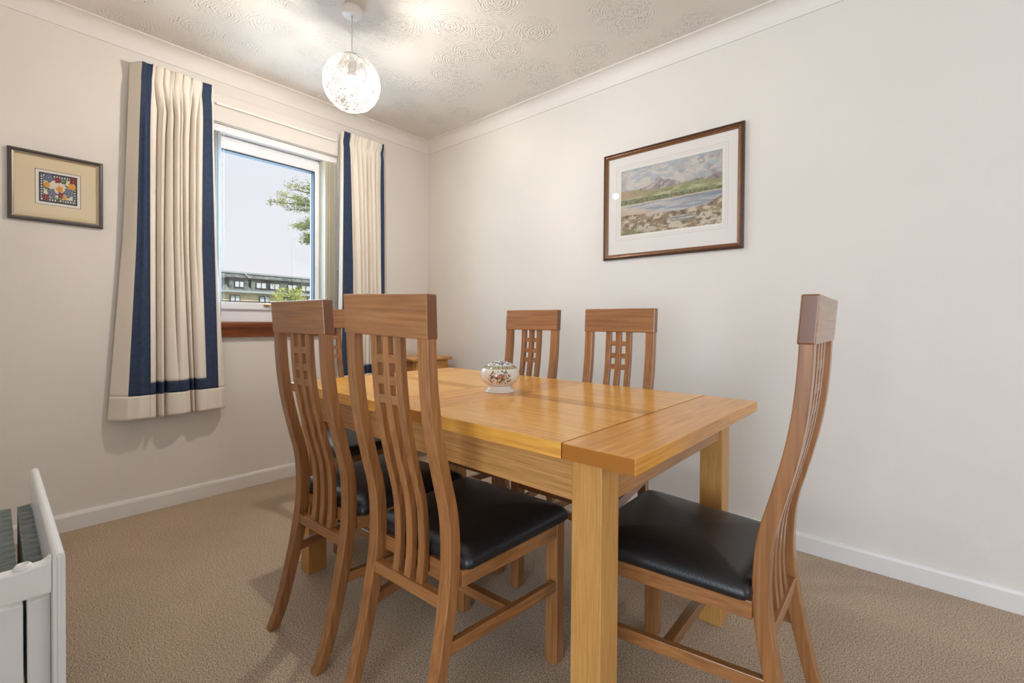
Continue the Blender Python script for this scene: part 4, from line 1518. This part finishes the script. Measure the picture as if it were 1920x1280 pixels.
def leaves(mb, pts, size, rnd):
    for p in pts:
        a = Vector((rnd.gauss(0, 1), rnd.gauss(0, 1), rnd.gauss(0, 1))).normalized()
        b = a.cross(Vector((rnd.gauss(0, 1), rnd.gauss(0, 1), rnd.gauss(0, 1)))).normalized()
        s_ = size * rnd.uniform(.6, 1.3)
        P = Vector(p)
        mb.add([P - a * s_, P + b * s_ * .55, P + a * s_, P - b * s_ * .55], [(0, 1, 2, 3)])


rt_ = random.Random(9)
# young light green tree in front of the block
t1 = empty('tree', (-12.2, 4.0, GZ), category='tree', label='pale green leafy tree low in the window in front of the block')
TO = (-12.2, 4.0, GZ)
tk = MB().tube([(-12.2, 4.0, GZ), (-12.15, 4.05, -1.5), (-12.2, 3.95, .9), (-12.2, 4.0, 2.0)], .13, 8, r1=.02)
fol = MB()
lp = []
for k in range(64):
    th, ph_ = rt_.uniform(0, 6.28), rt_.uniform(-.2, 1.0)
    base_z = rt_.uniform(-.2, 1.85)
    L_ = rt_.uniform(.35, 1.05) * (1.15 - .30 * max(0, base_z))
    d = Vector((math.cos(th) * .8, math.sin(th) * 1.3, .45 + .3 * ph_)).normalized()
    p0 = Vector((-12.2, 4.0, base_z))
    tip = p0 + d * L_
    tk.tube([p0, p0.lerp(tip, .5) + Vector((0, 0, -.03)), tip], .014, 5, r1=.004)
    for m_ in range(46):
        q = p0.lerp(tip, rt_.uniform(.35, 1.08)) + Vector((rt_.gauss(0, .085), rt_.gauss(0, .085), rt_.gauss(0, .07)))
        if q.z < 2.06 + .42 * math.exp(-((q.y - 4.4) / .38) ** 2) + .32 * math.exp(-((q.y - 3.25) / .22) ** 2) - .25 * rt_.random():
            lp.append(q)
leaves(fol, lp, .042, rt_)
lbuild(tk, 'trunk', M['bark'], t1, TO)
lbuild(fol, 'foliage', M['leaf_a'], t1, TO)
# taller tree whose branches come in from the right
t2 = empty('tree', (-9.2, 5.4, GZ), category='tree', label='tall tree whose high branches reach into the window from the right')
TO = (-9.2, 5.4, GZ)
tk = MB().tube([(-9.2, 5.4, GZ), (-9.1, 5.3, -1), (-9.2, 5.25, 2.4), (-9.15, 5.1, 4.2), (-9.2, 5.1, 5.6)], .20, 10, r1=.05)
fol = MB()
lp = []
br = [((-9.2, 5.1, 3.9), (-9.2, 3.5, 4.08), (-9.2, 2.45, 3.96)), ((-9.2, 5.15, 3.8), (-9.2, 3.6, 4.12), (-9.2, 2.60, 4.16)), ((-9.2, 5.1, 4.1), (-9.1, 3.9, 4.30), (-9.1, 2.85, 4.36)),
      ((-9.2, 5.1, 4.3), (-9.1, 4.0, 4.50), (-9.2, 3.05, 4.46)), ((-9.2, 5.1, 4.2), (-9.1, 4.2, 4.42), (-9.0, 3.3, 4.58)), ((-9.2, 5.1, 4.0), (-9.2, 3.8, 3.98), (-9.2, 2.90, 3.86)),
      ((-9.2, 5.1, 3.0), (-9.15, 4.0, 3.45), (-9.2, 3.05, 3.42)), ((-9.2, 5.1, 2.9), (-9.15, 4.2, 3.3), (-9.2, 3.3, 3.24)), ((-9.2, 5.1, 2.8), (-9.15, 4.2, 3.2), (-9.2, 3.25, 3.06)), ((-9.2, 5.1, 3.2), (-9.15, 4.2, 3.6), (-9.2, 3.35, 3.55)),
      ((-9.2, 5.1, 4.4), (-9.0, 5.9, 4.9), (-9.0, 6.6, 5.0)), ((-9.2, 5.1, 4.9), (-9.2, 5.2, 5.5), (-9.0, 5.0, 6.0)), ((-9.2, 5.2, 3.0), (-9.0, 6.0, 3.4), (-9.1, 6.8, 3.6))]
for a, b, c in br:
    tk.tube([a, b, c], .030, 6, r1=.008)
    for m_ in range(22):
        t = rt_.uniform(.60, 1.05) if a[2] > 3.5 else rt_.uniform(.86, 1.05)
        p = (Vector(b).lerp(Vector(c), (t - .5) * 2)) if t > .5 else Vector(a).lerp(Vector(b), t * 2)
        q = p + Vector((rt_.gauss(0, .10), rt_.gauss(0, .09), abs(rt_.gauss(0, .07)) - .02))
        tk.tube([p, q], .006, 4, r1=.003)
        for k in range(26):
            lp.append(q + Vector((rt_.gauss(0, .06), rt_.gauss(0, .06), rt_.gauss(0, .045))))
leaves(fol, lp, .024, rt_)
lbuild(tk, 'trunk', M['bark'], t2, TO)
lbuild(fol, 'foliage', M['leaf_b'], t2, TO)
